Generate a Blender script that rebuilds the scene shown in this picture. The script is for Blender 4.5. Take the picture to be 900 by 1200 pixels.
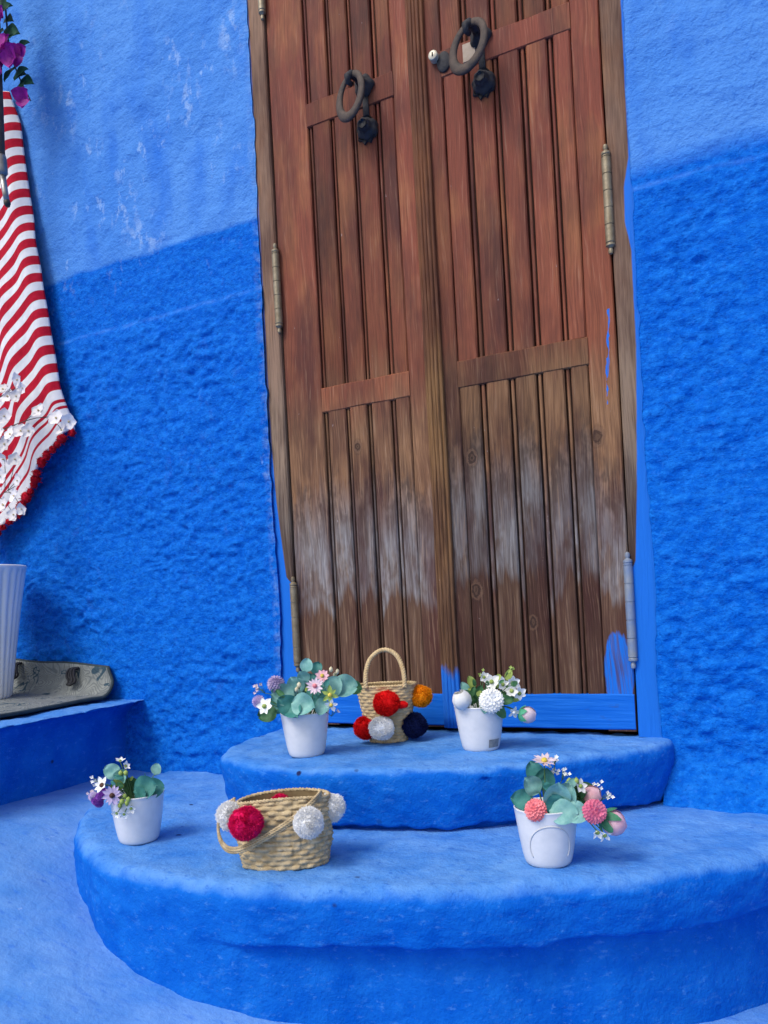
import bpy, bmesh, math, random
import numpy as np
from mathutils import Vector, Matrix

random.seed(7)
rng = np.random.default_rng(11)
for o in list(bpy.data.objects):
    bpy.data.objects.remove(o)
S = bpy.context.scene
COL = S.collection
R = math.radians

# ------------------------------------------------------------------ camera
YAW, ROLL = R(26.5), R(3.1)
cF = Vector((-math.sin(YAW), math.cos(YAW), 0))
cR = Vector((math.cos(YAW), math.sin(YAW), 0))
cU = Vector((0, 0, 1))
cx_ = cR * math.cos(ROLL) - cU * math.sin(ROLL)
cy_ = cR * math.sin(ROLL) + cU * math.cos(ROLL)
cz_ = -cF
cam = bpy.data.cameras.new('camera')
cam.sensor_fit = 'HORIZONTAL'
cam.sensor_width = 36.0
cam.lens = 37.2
cam.shift_y = 0.1167
cam.clip_start = 0.05
cam.clip_end = 500
camo = bpy.data.objects.new('camera', cam)
COL.objects.link(camo)
M = Matrix((cx_, cy_, cz_)).transposed().to_4x4()
M.translation = Vector((0, -2.05, 0))
camo.matrix_world = M
S.camera = camo

# ------------------------------------------------------------------ light
SUN_EL, SUN_AZ = R(50), R(203)          # soft light from the upper left, behind the viewer
w = bpy.data.worlds.new('World')
S.world = w
w.use_nodes = True
wn = w.node_tree
wn.nodes.clear()
sky = wn.nodes.new('ShaderNodeTexSky')
sky.sky_type = 'NISHITA'
sky.sun_disc = False
sky.sun_elevation = SUN_EL
sky.sun_rotation = SUN_AZ
sky.dust_density = 3.0
hs = wn.nodes.new('ShaderNodeHueSaturation')
hs.inputs['Saturation'].default_value = 0.42
bg = wn.nodes.new('ShaderNodeBackground')
bg.inputs['Strength'].default_value = 0.138
wo = wn.nodes.new('ShaderNodeOutputWorld')
wn.links.new(sky.outputs[0], hs.inputs['Color'])
wn.links.new(hs.outputs[0], bg.inputs['Color'])
wn.links.new(bg.outputs[0], wo.inputs['Surface'])
sun = bpy.data.lights.new('sun', 'SUN')
sun.energy = 1.35
sun.angle = R(20)
sun.color = (1.0, 0.95, 0.88)
suno = bpy.data.objects.new('sun', sun)
COL.objects.link(suno)
sd = Vector((math.sin(SUN_AZ) * math.cos(SUN_EL), math.cos(SUN_AZ) * math.cos(SUN_EL), math.sin(SUN_EL)))
suno.rotation_euler = sd.to_track_quat('Z', 'Y').to_euler()
suno.location = (-2, -3, 5)
S.view_settings.view_transform = 'Standard'
S.view_settings.look = 'None'
S.view_settings.gamma = 1
S.view_settings.use_curve_mapping = False
S.view_settings.exposure = 0.36
S.cycles.max_bounces = 6
S.cycles.diffuse_bounces = 3
S.cycles.glossy_bounces = 2

# ------------------------------------------------------------------ helpers
def hash3(i, j, k):
    n = (i * 374761393 + j * 668265263 + k * 2147483647 + 1013904223) & 0xFFFFFFFF
    n = ((n ^ (n >> 13)) * 1274126177) & 0xFFFFFFFF
    n = ((n ^ (n >> 16)) * 2246822519) & 0xFFFFFFFF
    return ((n ^ (n >> 15)) & 0xFFFFFF) / float(0xFFFFFF)

def vnoise(x, y, z):
    x, y, z = [np.asarray(a, dtype=np.float64) for a in np.broadcast_arrays(x, y, z)]
    i, j, k = np.floor(x), np.floor(y), np.floor(z)
    u, v, t = x - i, y - j, z - k
    i, j, k = i.astype(np.int64), j.astype(np.int64), k.astype(np.int64)
    u, v, t = [a * a * a * (a * (a * 6 - 15) + 10) for a in (u, v, t)]
    r = 0
    for di in (0, 1):
        for dj in (0, 1):
            for dk in (0, 1):
                wgt = (u if di else 1 - u) * (v if dj else 1 - v) * (t if dk else 1 - t)
                r = r + wgt * hash3(i + di, j + dj, k + dk)
    return r * 2 - 1

def snoise(a, b=0.0):
    """cheap smooth scalar wobble in -1..1"""
    return (math.sin(a * 1.7 + 2.3 * math.sin(b * 1.3 + a * .6)) + math.sin(a * 2.9 - b * 2.1 + 1.7) + math.sin(b * 3.1 + a * .9 + .4)) / 3

def fbm(x, y, z, o=3):
    s, a, f = 0, 1.0, 1.0
    for q in range(o):
        s = s + a * vnoise(x * f + 17.3 * q, y * f - 9.1 * q, z * f + 5.7 * q)
        a *= 0.5
        f *= 2.03
    return s

def sstep(a, b, x):
    t = np.clip((x - a) / (b - a), 0, 1)
    return t * t * (3 - 2 * t)

def mk(name, V, F, mat=None, parent=None, off=None, smooth=False, loc=None):
    V = np.asarray(V, dtype=np.float64).reshape(-1, 3)
    if off is not None:
        V = V - np.asarray(off)
    me = bpy.data.meshes.new(name)
    me.from_pydata(V.tolist(), [], [tuple(int(q) for q in f) for f in F])
    me.update()
    if smooth:
        me.polygons.foreach_set('use_smooth', [True] * len(me.polygons))
    if mat:
        me.materials.append(mat)
    o = bpy.data.objects.new(name, me)
    COL.objects.link(o)
    if parent:
        o.parent = parent
    if loc is not None:
        o.location = loc
    return o

def empty(name, loc, rz=0.0):
    o = bpy.data.objects.new(name, None)
    o.empty_display_size = 0.05
    o.location = loc
    o.rotation_euler = (0, 0, rz)
    COL.objects.link(o)
    return o

def tag(o, label, cat, group=None):
    o['label'] = label
    o['category'] = cat
    if group:
        o['group'] = group
    return o

class MB:
    def __init__(s):
        s.V, s.F = [], []
    def add(s, V, F):
        n = len(s.V)
        s.V += [tuple(v) for v in V]
        s.F += [tuple(q + n for q in f) for f in F]
        return s

def gridfaces(n, m, closed_n=False, closed_m=False, flip=False):
    F = []
    for i in range(n if closed_n else n - 1):
        for j in range(m if closed_m else m - 1):
            a, b = i * m + j, ((i + 1) % n) * m + j
            c, d = ((i + 1) % n) * m + (j + 1) % m, i * m + (j + 1) % m
            F.append((a, d, c, b) if flip else (a, b, c, d))
    return F

def bevbox(x0, x1, y0, y1, z0, z1, b=0.002):
    """box with chamfered long edges on its front (y0) side"""
    pr = [(x0, y1), (x0, y0 + b), (x0 + b, y0), (x1 - b, y0), (x1, y0 + b), (x1, y1)]
    V = [(x, y, z) for z in (z0, z1) for x, y in pr]
    n = len(pr)
    F = [(i, (i + 1) % n, n + (i + 1) % n, n + i) for i in range(n)]
    F += [tuple(range(n))[::-1], tuple(range(n, 2 * n))]
    return V, F

def frames(P):
    P = [Vector(p) for p in P]
    T = []
    for i in range(len(P)):
        a, b = P[max(i - 1, 0)], P[min(i + 1, len(P) - 1)]
        T.append((b - a).normalized())
    up = Vector((0, 0, 1)) if abs(T[0].z) < 0.9 else Vector((1, 0, 0))
    N = [(up - T[0] * up.dot(T[0])).normalized()]
    for i in range(1, len(P)):
        n = N[-1] - T[i] * N[-1].dot(T[i])
        N.append(n.normalized())
    return P, T, N

def tube(P, r, k=8, cap=True, closed=False):
    P, T, N = frames(P)
    n = len(P)
    rr = r if hasattr(r, '__len__') else [r] * n
    V = []
    for i in range(n):
        B = T[i].cross(N[i])
        for q in range(k):
            a = 2 * math.pi * q / k
            V.append(P[i] + (N[i] * math.cos(a) + B * math.sin(a)) * rr[i])
    F = gridfaces(n, k, closed_n=closed, closed_m=True)
    if cap and not closed:
        F += [tuple(range(k)), tuple(range((n - 1) * k, n * k))[::-1]]
    return V, F

def rope(P, r, strands=2, turns=10, k=6):
    P, T, N = frames(P)
    n = len(P)
    mb = MB()
    for s in range(strands):
        Q = []
        for i in range(n):
            B = T[i].cross(N[i])
            a = 2 * math.pi * (turns * i / (n - 1) + s / strands)
            Q.append(P[i] + (N[i] * math.cos(a) + B * math.sin(a)) * r * 0.55)
        mb.add(*tube(Q, r * 0.62, k))
    return mb.V, mb.F

def lathe(prof, n=32, cx=0, cy=0, closed=False):
    V = []
    for i in range(n):
        a = 2 * math.pi * i / n
        for r, z in prof:
            V.append((cx + r * math.cos(a), cy + r * math.sin(a), z))
    return V, gridfaces(n, len(prof), closed_n=True, closed_m=closed)

def spline(P, n):
    """Catmull-Rom resample with even spacing"""
    P = np.asarray(P, dtype=float)
    Q = np.vstack([2 * P[0] - P[1], P, 2 * P[-1] - P[-2]])
    out = []
    for i in range(1, len(Q) - 2):
        p0, p1, p2, p3 = Q[i - 1:i + 3]
        for t in np.linspace(0, 1, 40, endpoint=False):
            out.append(0.5 * (2 * p1 + (p2 - p0) * t + (2 * p0 - 5 * p1 + 4 * p2 - p3) * t * t + (3 * p1 - p0 - 3 * p2 + p3) * t ** 3))
    out.append(P[-1])
    out = np.array(out)
    d = np.r_[0, np.cumsum(np.linalg.norm(np.diff(out, axis=0), axis=1))]
    s = np.linspace(0, d[-1], n)
    return np.stack([np.interp(s, d, out[:, c]) for c in range(out.shape[1])], 1)

# ------------------------------------------------------------------ materials
class G:
    def __init__(s, name):
        s.mat = bpy.data.materials.new(name)
        s.mat.use_nodes = True
        s.nt = s.mat.node_tree
        s.b = s.nt.nodes['Principled BSDF']
        s._pos = None
    def set(s, inp, v):
        if isinstance(v, bpy.types.NodeSocket):
            s.nt.links.new(v, inp)
        elif v is not None:
            if hasattr(inp.default_value, '__len__') and hasattr(v, '__len__') and len(v) == 3 and len(inp.default_value) == 4:
                v = (*v, 1)
            inp.default_value = v
    def node(s, t, ins=None, out=0, **pr):
        n = s.nt.nodes.new(t)
        for k, v in pr.items():
            setattr(n, k, v)
        for k, v in (ins or {}).items():
            s.set(n.inputs[k], v)
        return n.outputs[out]
    def pos(s):
        if s._pos is None:
            s._pos = s.node('ShaderNodeNewGeometry', out='Position')
        return s._pos
    def nrm(s):
        return s.node('ShaderNodeNewGeometry', out='Normal')
    def obj(s):
        return s.node('ShaderNodeTexCoord', out='Object')
    def rnd(s):
        return s.node('ShaderNodeObjectInfo', out='Random')
    def m(s, op, a, b=None, c=None, clamp=False):
        n = s.nt.nodes.new('ShaderNodeMath')
        n.operation = op
        n.use_clamp = clamp
        for i, v in enumerate((a, b, c)):
            if v is not None:
                s.set(n.inputs[i], v)
        return n.outputs[0]
    def vm(s, op, a, b=None):
        n = s.nt.nodes.new('ShaderNodeVectorMath')
        n.operation = op
        s.set(n.inputs[0], a)
        if b is not None:
            s.set(n.inputs[1], b)
        return n.outputs[0] if op not in ('LENGTH', 'DISTANCE', 'DOT_PRODUCT') else n.outputs[1]
    def xyz(s, v):
        n = s.nt.nodes.new('ShaderNodeSeparateXYZ')
        s.set(n.inputs[0], v)
        return n.outputs
    def comb(s, x, y, z):
        return s.node('ShaderNodeCombineXYZ', {0: x, 1: y, 2: z})
    def noise(s, v, scale, detail=3, rough=0.5, dist=0.0):
        return s.node('ShaderNodeTexNoise', {'Vector': v, 'Scale': scale, 'Detail': detail, 'Roughness': rough, 'Distortion': dist}, out=0)
    def mr(s, v, a, b, c=0.0, d=1.0, smooth=False):
        return s.node('ShaderNodeMapRange', {0: v, 1: a, 2: b, 3: c, 4: d}, interpolation_type='SMOOTHSTEP' if smooth else 'LINEAR')
    def mix(s, f, a, b, mode='MIX'):
        n = s.nt.nodes.new('ShaderNodeMix')
        n.data_type = 'RGBA'
        n.blend_type = mode
        n.clamp_factor = True
        s.set(n.inputs[0], f)
        s.set(n.inputs[6], a)
        s.set(n.inputs[7], b)
        return n.outputs[2]
    def ramp(s, f, stops, interp='LINEAR'):
        n = s.nt.nodes.new('ShaderNodeValToRGB')
        n.color_ramp.interpolation = interp
        e = n.color_ramp.elements
        while len(e) < len(stops):
            e.new(0.5)
        for q, (p, c) in zip(e, stops):
            q.position = p
            q.color = (*c, 1) if len(c) == 3 else c
        s.set(n.inputs[0], f)
        return n.outputs[0]
    def bump(s, h, strength=0.3, dist=0.01):
        o = s.node('ShaderNodeBump', {'Height': h, 'Strength': strength, 'Distance': dist})
        s.set(s.b.inputs['Normal'], o)
    def done(s, col=None, rough=0.6, spec=None, metal=None, **kw):
        s.set(s.b.inputs['Base Color'], col)
        s.set(s.b.inputs['Roughness'], rough)
        if spec is not None:
            s.set(s.b.inputs['Specular IOR Level'], spec)
        if metal is not None:
            s.set(s.b.inputs['Metallic'], metal)
        for k, v in kw.items():
            s.set(s.b.inputs[k], v)
        return s.mat

DEEP = (0.0, 0.100, 0.52)
DEEP2 = (0.006, 0.150, 0.60)
PALE = (0.060, 0.220, 0.62)
PALE2 = (0.095, 0.275, 0.67)

def mat_wall():
    g = G('blue_limewash_wall')
    p = g.pos()
    x, y, z = g.xyz(p)
    wob = g.noise(p, 9, 3)
    left = g.m('LESS_THAN', x, -0.8)
    line = g.m('ADD', g.m('MULTIPLY', left, 0.172), 1.035)
    zz = g.m('SUBTRACT', g.m('ADD', z, g.m('MULTIPLY', g.m('SUBTRACT', wob, 0.5), 0.035)), line)
    wid = g.m('ADD', g.m('MULTIPLY', left, -0.022), 0.03)
    up = g.m('DIVIDE', g.m('ADD', zz, wid), g.m('MULTIPLY', wid, 2.0), clamp=True)
    big = g.noise(p, 2.2, 2, 0.6)
    sp = g.vm('MULTIPLY', p, (1, 1, 0.35))
    streak = g.noise(sp, 7, 3, 0.65)
    cl = g.mix(g.mr(big, 0.3, 0.7), PALE, PALE2)
    cl = g.mix(g.mr(streak, 0.5, 0.75, 0, .8), cl, (0.022, 0.150, 0.60))
    mott = g.noise(g.vm('MULTIPLY', p, (1, 1, 1.6)), 30, 2, 0.6)
    cd = g.mix(g.mr(mott, 0.38, 0.68), DEEP, DEEP2)
    cd = g.mix(g.mr(g.noise(p, 55, 2, 0.6), 0.60, 0.80, 0, .7), cd, (0.022, 0.185, 0.68))
    spk = g.noise(g.vm('MULTIPLY', p, (1, 1, 1.5)), 75, 2, .7)
    cd = g.mix(g.mr(spk, .56, .74, 0, .75), cd, (0.012, 0.205, 0.72))
    cd = g.mix(g.mr(spk, .46, .30, 0, .75), cd, (0.0, 0.060, 0.36))
    cl = g.mix(g.mr(spk, .45, .30, 0, .5), cl, (0.028, 0.150, 0.54))
    col = g.mix(up, cd, cl)
    # chalky scuffs and flakes
    f1 = g.noise(g.vm('MULTIPLY', p, (1, 1, 0.55)), 26, 4, 0.7)
    f2 = g.noise(p, 3.4, 2)
    fl = g.m('MULTIPLY', g.mr(f1, 0.565, 0.66), g.mr(f2, 0.50, 0.60))
    side = g.mr(x, -1.1, -1.45, 0.12, 1.0)
    high = g.mr(z, 1.05, 1.28, 0.06, 1.0)
    fl = g.m('MULTIPLY', fl, g.m('MULTIPLY', side, high))
    for px_, pz_, rx_, rz_ in ((-1.69, 1.80, .05, .09), (-1.452, 1.80, .05, .13), (-1.625, 1.64, .05, .09), (-1.927, 1.38, .07, .10), (-2.16, 1.78, .05, .12), (-1.83, 1.27, .10, .07), (-2.05, 1.62, .05, .05), (-1.40, .46, .02, .06)):
        dd = g.m('ADD', g.m('POWER', g.m('DIVIDE', g.m('SUBTRACT', x, px_), rx_), 2.0), g.m('POWER', g.m('DIVIDE', g.m('SUBTRACT', z, pz_), rz_), 2.0))
        fl = g.m('MAXIMUM', fl, g.m('MULTIPLY', g.mr(dd, 1.3, 0.1), g.mr(f1, .51, .60)))
    col = g.mix(g.m('MULTIPLY', fl, 0.50), col, (0.34, 0.48, 0.72))
    # rubbed pale edges along the door opening
    dl = g.m('ABSOLUTE', g.m('ADD', x, 1.393))
    edge = g.m('MULTIPLY', g.mr(dl, 0.02, 0.0), g.mr(g.noise(p, 40, 2, 0.7), 0.42, 0.62))
    col = g.mix(g.m('MULTIPLY', edge, 0.35), col, (0.22, 0.38, 0.68))
    # pale highlight painted along the top lip of the coarse coat
    rz = g.m('ADD', z, g.m('MULTIPLY', g.m('SUBTRACT', wob, 0.5), 0.02))
    rl = g.m('MULTIPLY', g.mr(g.m('ABSOLUTE', g.m('SUBTRACT', rz, 0.985)), 0.010, 0.0), g.mr(g.noise(p, 18, 3), 0.35, 0.6))
    col = g.mix(g.m('MULTIPLY', rl, 0.35), col, (0.10, 0.28, 0.76))
    fine = g.noise(p, 130, 2, 0.65)
    g.bump(g.m('ADD', fine, g.m('MULTIPLY', g.noise(g.vm('MULTIPLY', p, (1, 1, 1.5)), 48, 3, 0.65), 1.6)), 0.5, 0.007)
    return g.done(col, 0.75, 0.06)

def mat_step(name, wear=0.55):
    g = G(name)
    p = g.pos()
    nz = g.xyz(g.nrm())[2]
    mott = g.noise(p, 14, 5, 0.62)
    base = g.mix(g.mr(mott, 0.35, 0.7), DEEP, DEEP2)
    scr = g.noise(g.vm('MULTIPLY', p, (1, 1, 2.5)), 22, 5, 0.7)
    base = g.mix(g.mr(scr, 0.58, 0.72, 0, 0.55), base, (0.055, 0.24, 0.68))
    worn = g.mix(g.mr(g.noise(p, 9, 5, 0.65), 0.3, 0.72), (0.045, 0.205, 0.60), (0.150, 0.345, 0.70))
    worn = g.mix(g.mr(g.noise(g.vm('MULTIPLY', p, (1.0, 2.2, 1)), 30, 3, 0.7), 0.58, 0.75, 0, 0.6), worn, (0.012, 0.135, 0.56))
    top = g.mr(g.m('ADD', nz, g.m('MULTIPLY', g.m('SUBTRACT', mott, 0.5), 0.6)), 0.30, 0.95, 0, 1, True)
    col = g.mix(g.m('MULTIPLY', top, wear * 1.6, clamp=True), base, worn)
    sm_ = g.noise(g.vm('MULTIPLY', p, (1, 1, 1.8)), 48, 3, .7)
    col = g.mix(g.mr(sm_, .60, .74, 0, .45), col, (0.10, 0.30, 0.72))
    col = g.mix(g.mr(sm_, .42, .28, 0, .5), col, (0.0, 0.075, 0.42))
    # chipped specks of old plaster and dark pits
    v = g.node('ShaderNodeTexVoronoi', {'Vector': p, 'Scale': 11.0, 'Randomness': 1.0}, out=0)
    pit = g.m('MULTIPLY', g.mr(v, 0.085, 0.05), g.mr(g.noise(p, 2.5, 2), 0.50, 0.56))
    col = g.mix(pit, col, (0.012, 0.02, 0.09))
    hair = g.noise(g.vm('MULTIPLY', p, (.35, 1.0, 1.2)), 150, 2, .6)
    col = g.mix(g.m('MULTIPLY', g.mr(hair, .60, .72, 0, .35), top), col, (.02, .13, .50))
    g.bump(g.m('ADD', g.noise(p, 110, 2, 0.7), g.m('MULTIPLY', g.noise(p, 24, 3, 0.6), 1.5)), 0.45, 0.006)
    return g.done(col, 0.7, 0.08)

def mat_ground():
    g = G('blue_painted_ground')
    p = g.pos()
    c = g.mix(g.mr(g.noise(p, 5, 6, 0.65), 0.32, 0.7), (0.055, 0.215, 0.61), (0.165, 0.35, 0.72))
    c = g.mix(g.mr(g.noise(g.vm('MULTIPLY', p, (0.8, 2.2, 1)), 26, 5, 0.7), 0.56, 0.74, 0, 0.75), c, (0.02, 0.14, 0.62))
    c = g.mix(g.mr(g.noise(p, 42, 4, 0.7), 0.66, 0.76, 0, 0.5), c, (0.34, 0.47, 0.78))
    g.bump(g.m('ADD', g.noise(p, 70, 3, 0.65), g.m('MULTIPLY', g.noise(p, 18, 3), 1.6)), 0.45, 0.006)
    return g.done(c, 0.7, 0.08)

KNOTS = [(-0.739, 0.382, 0.016), (-0.398, 0.392, 0.017), (-0.747, 0.017, 0.018), (-0.592, -0.077, 0.014), (-1.092, 0.461, 0.013)]

def mat_wood(name, kind='leaf'):
    g = G(name)
    p = g.pos()
    r = g.rnd()
    x, y, z = g.xyz(p)
    off = g.comb(g.m('MULTIPLY', r, 37.0), 0.0, g.m('MULTIPLY', r, 11.0))
    # knots bend the grain
    kd = None
    for kx, kz, kr in KNOTS:
        d = g.m('SQRT', g.m('ADD', g.m('POWER', g.m('DIVIDE', g.m('SUBTRACT', x, kx), kr), 2.0),
                            g.m('POWER', g.m('DIVIDE', g.m('SUBTRACT', z, kz), kr * 1.5), 2.0)))
        kd = d if kd is None else g.m('MINIMUM', kd, d)
    kd = g.m('ADD', kd, g.m('MULTIPLY', g.m('SUBTRACT', g.noise(p, 90, 3, .6), .5), .9))
    q = g.vm('ADD', p, off)
    gq = g.vm('MULTIPLY', q, (1, 1, 0.035))
    gq = g.vm('ADD', gq, g.comb(g.m('MULTIPLY', g.noise(g.vm('MULTIPLY', q, (1, 1, 0.25)), 9, 2), 0.05), 0.0, 0.0))
    fine = g.noise(gq, 230, 3, 0.65)
    mid = g.noise(gq, 70, 2, 0.6)
    broad = g.noise(g.vm('MULTIPLY', q, (1, 1, 0.10)), 16, 3, 0.55)
    blot = g.noise(g.vm('MULTIPLY', q, (1, 1, 0.4)), 10, 4, 0.6)
    rag = g.noise(g.vm('MULTIPLY', q, (1, 1, 0.11)), 62, 3, 0.62)
    # height that decides how weathered the timber is; ragged along the grain
    zz = g.m('ADD', z, g.m('MULTIPLY', g.m('SUBTRACT', broad, 0.5), 0.26))
    zz = g.m('ADD', zz, g.m('MULTIPLY', g.m('SUBTRACT', rag, 0.5), 0.13))
    zz = g.m('ADD', zz, g.m('MULTIPLY', g.m('SUBTRACT', r, 0.5), 0.10))
    t = g.mr(zz, -0.4, 1.9, 0.0, 1.0)
    def T(v): return (v + 0.4) / 2.3
    if kind == 'jamb':
        red, red2, tan, grey, dark = (0.31, 0.18, 0.115), (0.32, 0.20, 0.135), (0.31, 0.215, 0.15), (0.21, 0.165, 0.13), (0.07, 0.045, 0.035)
    elif kind == 'moulding':
        red, red2, tan, grey, dark = (0.20, 0.070, 0.034), (0.23, 0.090, 0.040), (0.29, 0.150, 0.062), (0.27, 0.140, 0.064), (0.20, 0.105, 0.056)
    else:
        red, red2, tan, grey, dark = (0.200, 0.050, 0.030), (0.225, 0.068, 0.036), (0.250, 0.130, 0.066), (0.225, 0.205, 0.200), (0.120, 0.066, 0.042)
    warm = g.ramp(t, [(T(-0.4), dark), (T(0.005), dark), (T(0.045), grey if kind != 'jamb' else dark), (T(0.22), grey), (T(0.39), tan), (T(0.54), tan), (T(0.70), red2), (T(1.3), red), (T(1.9), red)])
    # pale bleached streaks within the grey band
    band = g.m('MULTIPLY', g.mr(zz, 0.03, 0.06), g.mr(zz, 0.34, 0.12))
    if kind == 'leaf':
        warm = g.mix(g.m('MULTIPLY', band, g.mr(rag, 0.48, 0.66, 0, .6)), warm, (0.34, 0.335, 0.355))
        patch = g.noise(g.vm('MULTIPLY', q, (1, 1, .35)), 34, 3, .65)
        warm = g.mix(g.m('MULTIPLY', band, g.mr(patch, .46, .62, 0, .75)), warm, (0.13, 0.085, 0.062))
        char = g.m('MULTIPLY', g.mr(zz, .20, .31), g.mr(zz, .47, .36))
        warm = g.mix(g.m('MULTIPLY', char, g.mr(patch, .42, .58, 0, .75)), warm, (0.060, 0.042, 0.035))
        low = g.mr(zz, 0.01, -0.05)
        warm = g.mix(g.m('MULTIPLY', low, g.mr(mid, 0.50, 0.72, 0, 0.8)), warm, (0.20, 0.125, 0.085))
    # worn patches of lighter timber through the varnish, dark stains
    hi = g.mr(z, 0.5, 0.9)
    warm = g.mix(g.m('MULTIPLY', g.mr(blot, 0.47, 0.66, 0, 0.55), hi), warm, (0.33, 0.130, 0.052))
    warm = g.mix(g.mr(g.noise(g.vm('MULTIPLY', q, (1, 1, 0.3)), 7, 4, 0.6), 0.44, 0.66, 0, 0.80), warm, (0.060, 0.020, 0.019))
    fs = g.mr(z, .35, .8, .75, .45)
    warm = g.mix(g.m('MULTIPLY', g.mr(fine, 0.42, 0.72), fs), warm, (0.040, 0.018, 0.014))
    warm = g.mix(g.m('MULTIPLY', g.mr(fine, 0.42, 0.28), g.m('MULTIPLY', fs, .6)), warm, (0.34, 0.22, 0.14))
    val = g.m('ADD', g.m('MULTIPLY', r, 0.5), 0.72)
    warm = g.node('ShaderNodeHueSaturation', {'Value': val, 'Color': warm})
    # knots
    rings = g.m('SINE', g.m('MULTIPLY', kd, 9.0))
    kcol = g.mix(g.mr(rings, -0.6, 0.8), (0.035, 0.02, 0.016), (0.15, 0.085, 0.055))
    kcol = g.mix(g.mr(kd, 0.0, 0.45, 0.9, 0.0), kcol, (0.012, 0.008, 0.007))
    if kind == 'leaf':
        warm = g.mix(g.m('MULTIPLY', g.mr(kd, 1.35, 0.6), 0.8), warm, kcol)
    # small pale flecks of dust and paint
    fk = g.noise(g.vm('MULTIPLY', p, (1, 1, 0.5)), 60, 3, 0.6)
    warm = g.mix(g.mr(fk, 0.735, 0.775, 0, 0.6), warm, (0.35, 0.30, 0.30))
    # blue overpaint
    jag = g.m('MULTIPLY', g.m('SUBTRACT', g.noise(g.vm('MULTIPLY', p, (1, 1, 0.25)), 30, 4, 0.65), 0.5), 1.0)
    PB = (0.010, 0.150, 0.62)
    if kind == 'leaf':
        ex = g.m('DIVIDE', g.m('SUBTRACT', x, -0.378), 0.040)
        ez = g.m('DIVIDE', g.m('SUBTRACT', z, -0.215), 0.105)
        d = g.m('ADD', g.m('ADD', g.m('POWER', ex, 2.0), g.m('POWER', ez, 2.0)), g.m('MULTIPLY', jag, 1.6))
        pm = g.mr(d, 1.0, 0.82)
        drx = g.m('ADD', g.m('SUBTRACT', x, g.m('ADD', -0.362, g.m('MULTIPLY', g.m('SUBTRACT', z, 0.58), 0.07))), g.m('MULTIPLY', g.m('SUBTRACT', g.noise(p, 22, 3, .6), .5), .016))
        dr = g.m('MULTIPLY', g.m('LESS_THAN', g.m('ABSOLUTE', drx), g.m('MULTIPLY', g.mr(g.noise(p, 30, 2), .38, .62), .0042)), g.m('MULTIPLY', g.m('GREATER_THAN', g.m('ADD', z, g.m('MULTIPLY', jag, 0.2)), 0.46), g.m('LESS_THAN', z, 0.71)))
        pm = g.m('MAXIMUM', pm, dr)
        pm = g.m('MULTIPLY', pm, g.mr(g.noise(gq, 110, 3, 0.7), 0.62, 0.48, 0.30, 1.0))
    elif kind == 'moulding':
        pm = g.mr(g.m('ADD', z, g.m('MULTIPLY', jag, 0.12)), -0.19, -0.22, 0, 0.95)
    else:
        # right jamb: paint creeps in from the wall side, more of it lower down
        zn = g.m('ADD', z, g.m('MULTIPLY', jag, 0.10))
        ed = g.ramp(g.mr(z, -0.4, 1.6), [(0.0, (0, 0, 0)), (0.215, (0, 0, 0)), (0.235, (0.30, 0.30, 0.30)), (0.34, (0.55, 0.55, 0.55)), (0.5, (0.80, 0.80, 0.80)), (0.62, (0.82, 0.82, 0.82)), (0.655, (0.62, 0.62, 0.62)), (0.70, (0.66, 0.66, 0.66)), (0.735, (0.93, 0.93, 0.93)), (1.0, (0.95, 0.95, 0.95))])
        xr = g.mr(x, -0.335, -0.279)
        pr_ = g.mr(g.m('SUBTRACT', g.m('ADD', xr, g.m('MULTIPLY', jag, 0.10)), ed), -0.02, 0.03)
        low = g.mr(g.m('ADD', z, g.m('MULTIPLY', jag, 0.05)), 0.045, 0.03)
        pr_ = g.m('MAXIMUM', pr_, low)
        xl = g.mr(x, -1.337, -1.387)
        edl = g.ramp(g.mr(z, -0.4, 1.6), [(0.0, (0, 0, 0)), (0.20, (0, 0, 0)), (0.235, (0.05, 0.05, 0.05)), (0.245, (0.42, 0.42, 0.42)), (0.36, (0.85, 0.85, 0.85)), (0.45, (1, 1, 1)), (1.0, (1, 1, 1))])
        pl_ = g.mr(g.m('SUBTRACT', g.m('ADD', xl, g.m('MULTIPLY', jag, 0.08)), edl), -0.02, 0.03)
        lowl = g.mr(g.m('ADD', z, g.m('MULTIPLY', jag, 0.05)), 0.075, 0.06)
        pl_ = g.m('MAXIMUM', pl_, lowl)
        pm = g.mix(g.m('LESS_THAN', x, -0.8), pr_, pl_)
    col = g.mix(pm, warm, PB)
    h = g.m('ADD', g.m('MULTIPLY', fine, 0.7), g.m('MULTIPLY', mid, 0.8))
    g.bump(h, 0.55, 0.005)
    rough = g.mr(z, 0.3, 1.0, 0.75, 0.6)
    return g.done(col, rough, 0.15)

def mat_bluewood():
    g = G('blue_painted_wood')
    p = g.pos()
    gq = g.vm('MULTIPLY', p, (0.08, 1, 1))
    c = g.mix(g.mr(g.noise(gq, 60, 4, 0.6), 0.35, 0.7), (0.002, 0.115, 0.56), (0.012, 0.160, 0.64))
    c = g.mix(g.mr(g.noise(g.vm('MULTIPLY', p, (.3, 1, 1)), 40, 4, .7), .62, .74, 0, .5), c, (.05, .05, .08))
    g.bump(g.noise(gq, 120, 4), 0.5, 0.005)
    return g.done(c, 0.6, 0.12)

def simple(name, col, col2=None, scale=30, rough=0.6, spec=None, metal=None, bump=0.0, bscale=80, **kw):
    g = G(name)
    p = g.obj()
    c = col
    if col2:
        c = g.mix(g.mr(g.noise(p, scale, 4, 0.6), 0.35, 0.68), col, col2)
    if bump:
        g.bump(g.noise(p, bscale, 4, 0.6), bump, 0.003)
    return g.done(c, rough, spec, metal, **kw)

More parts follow.
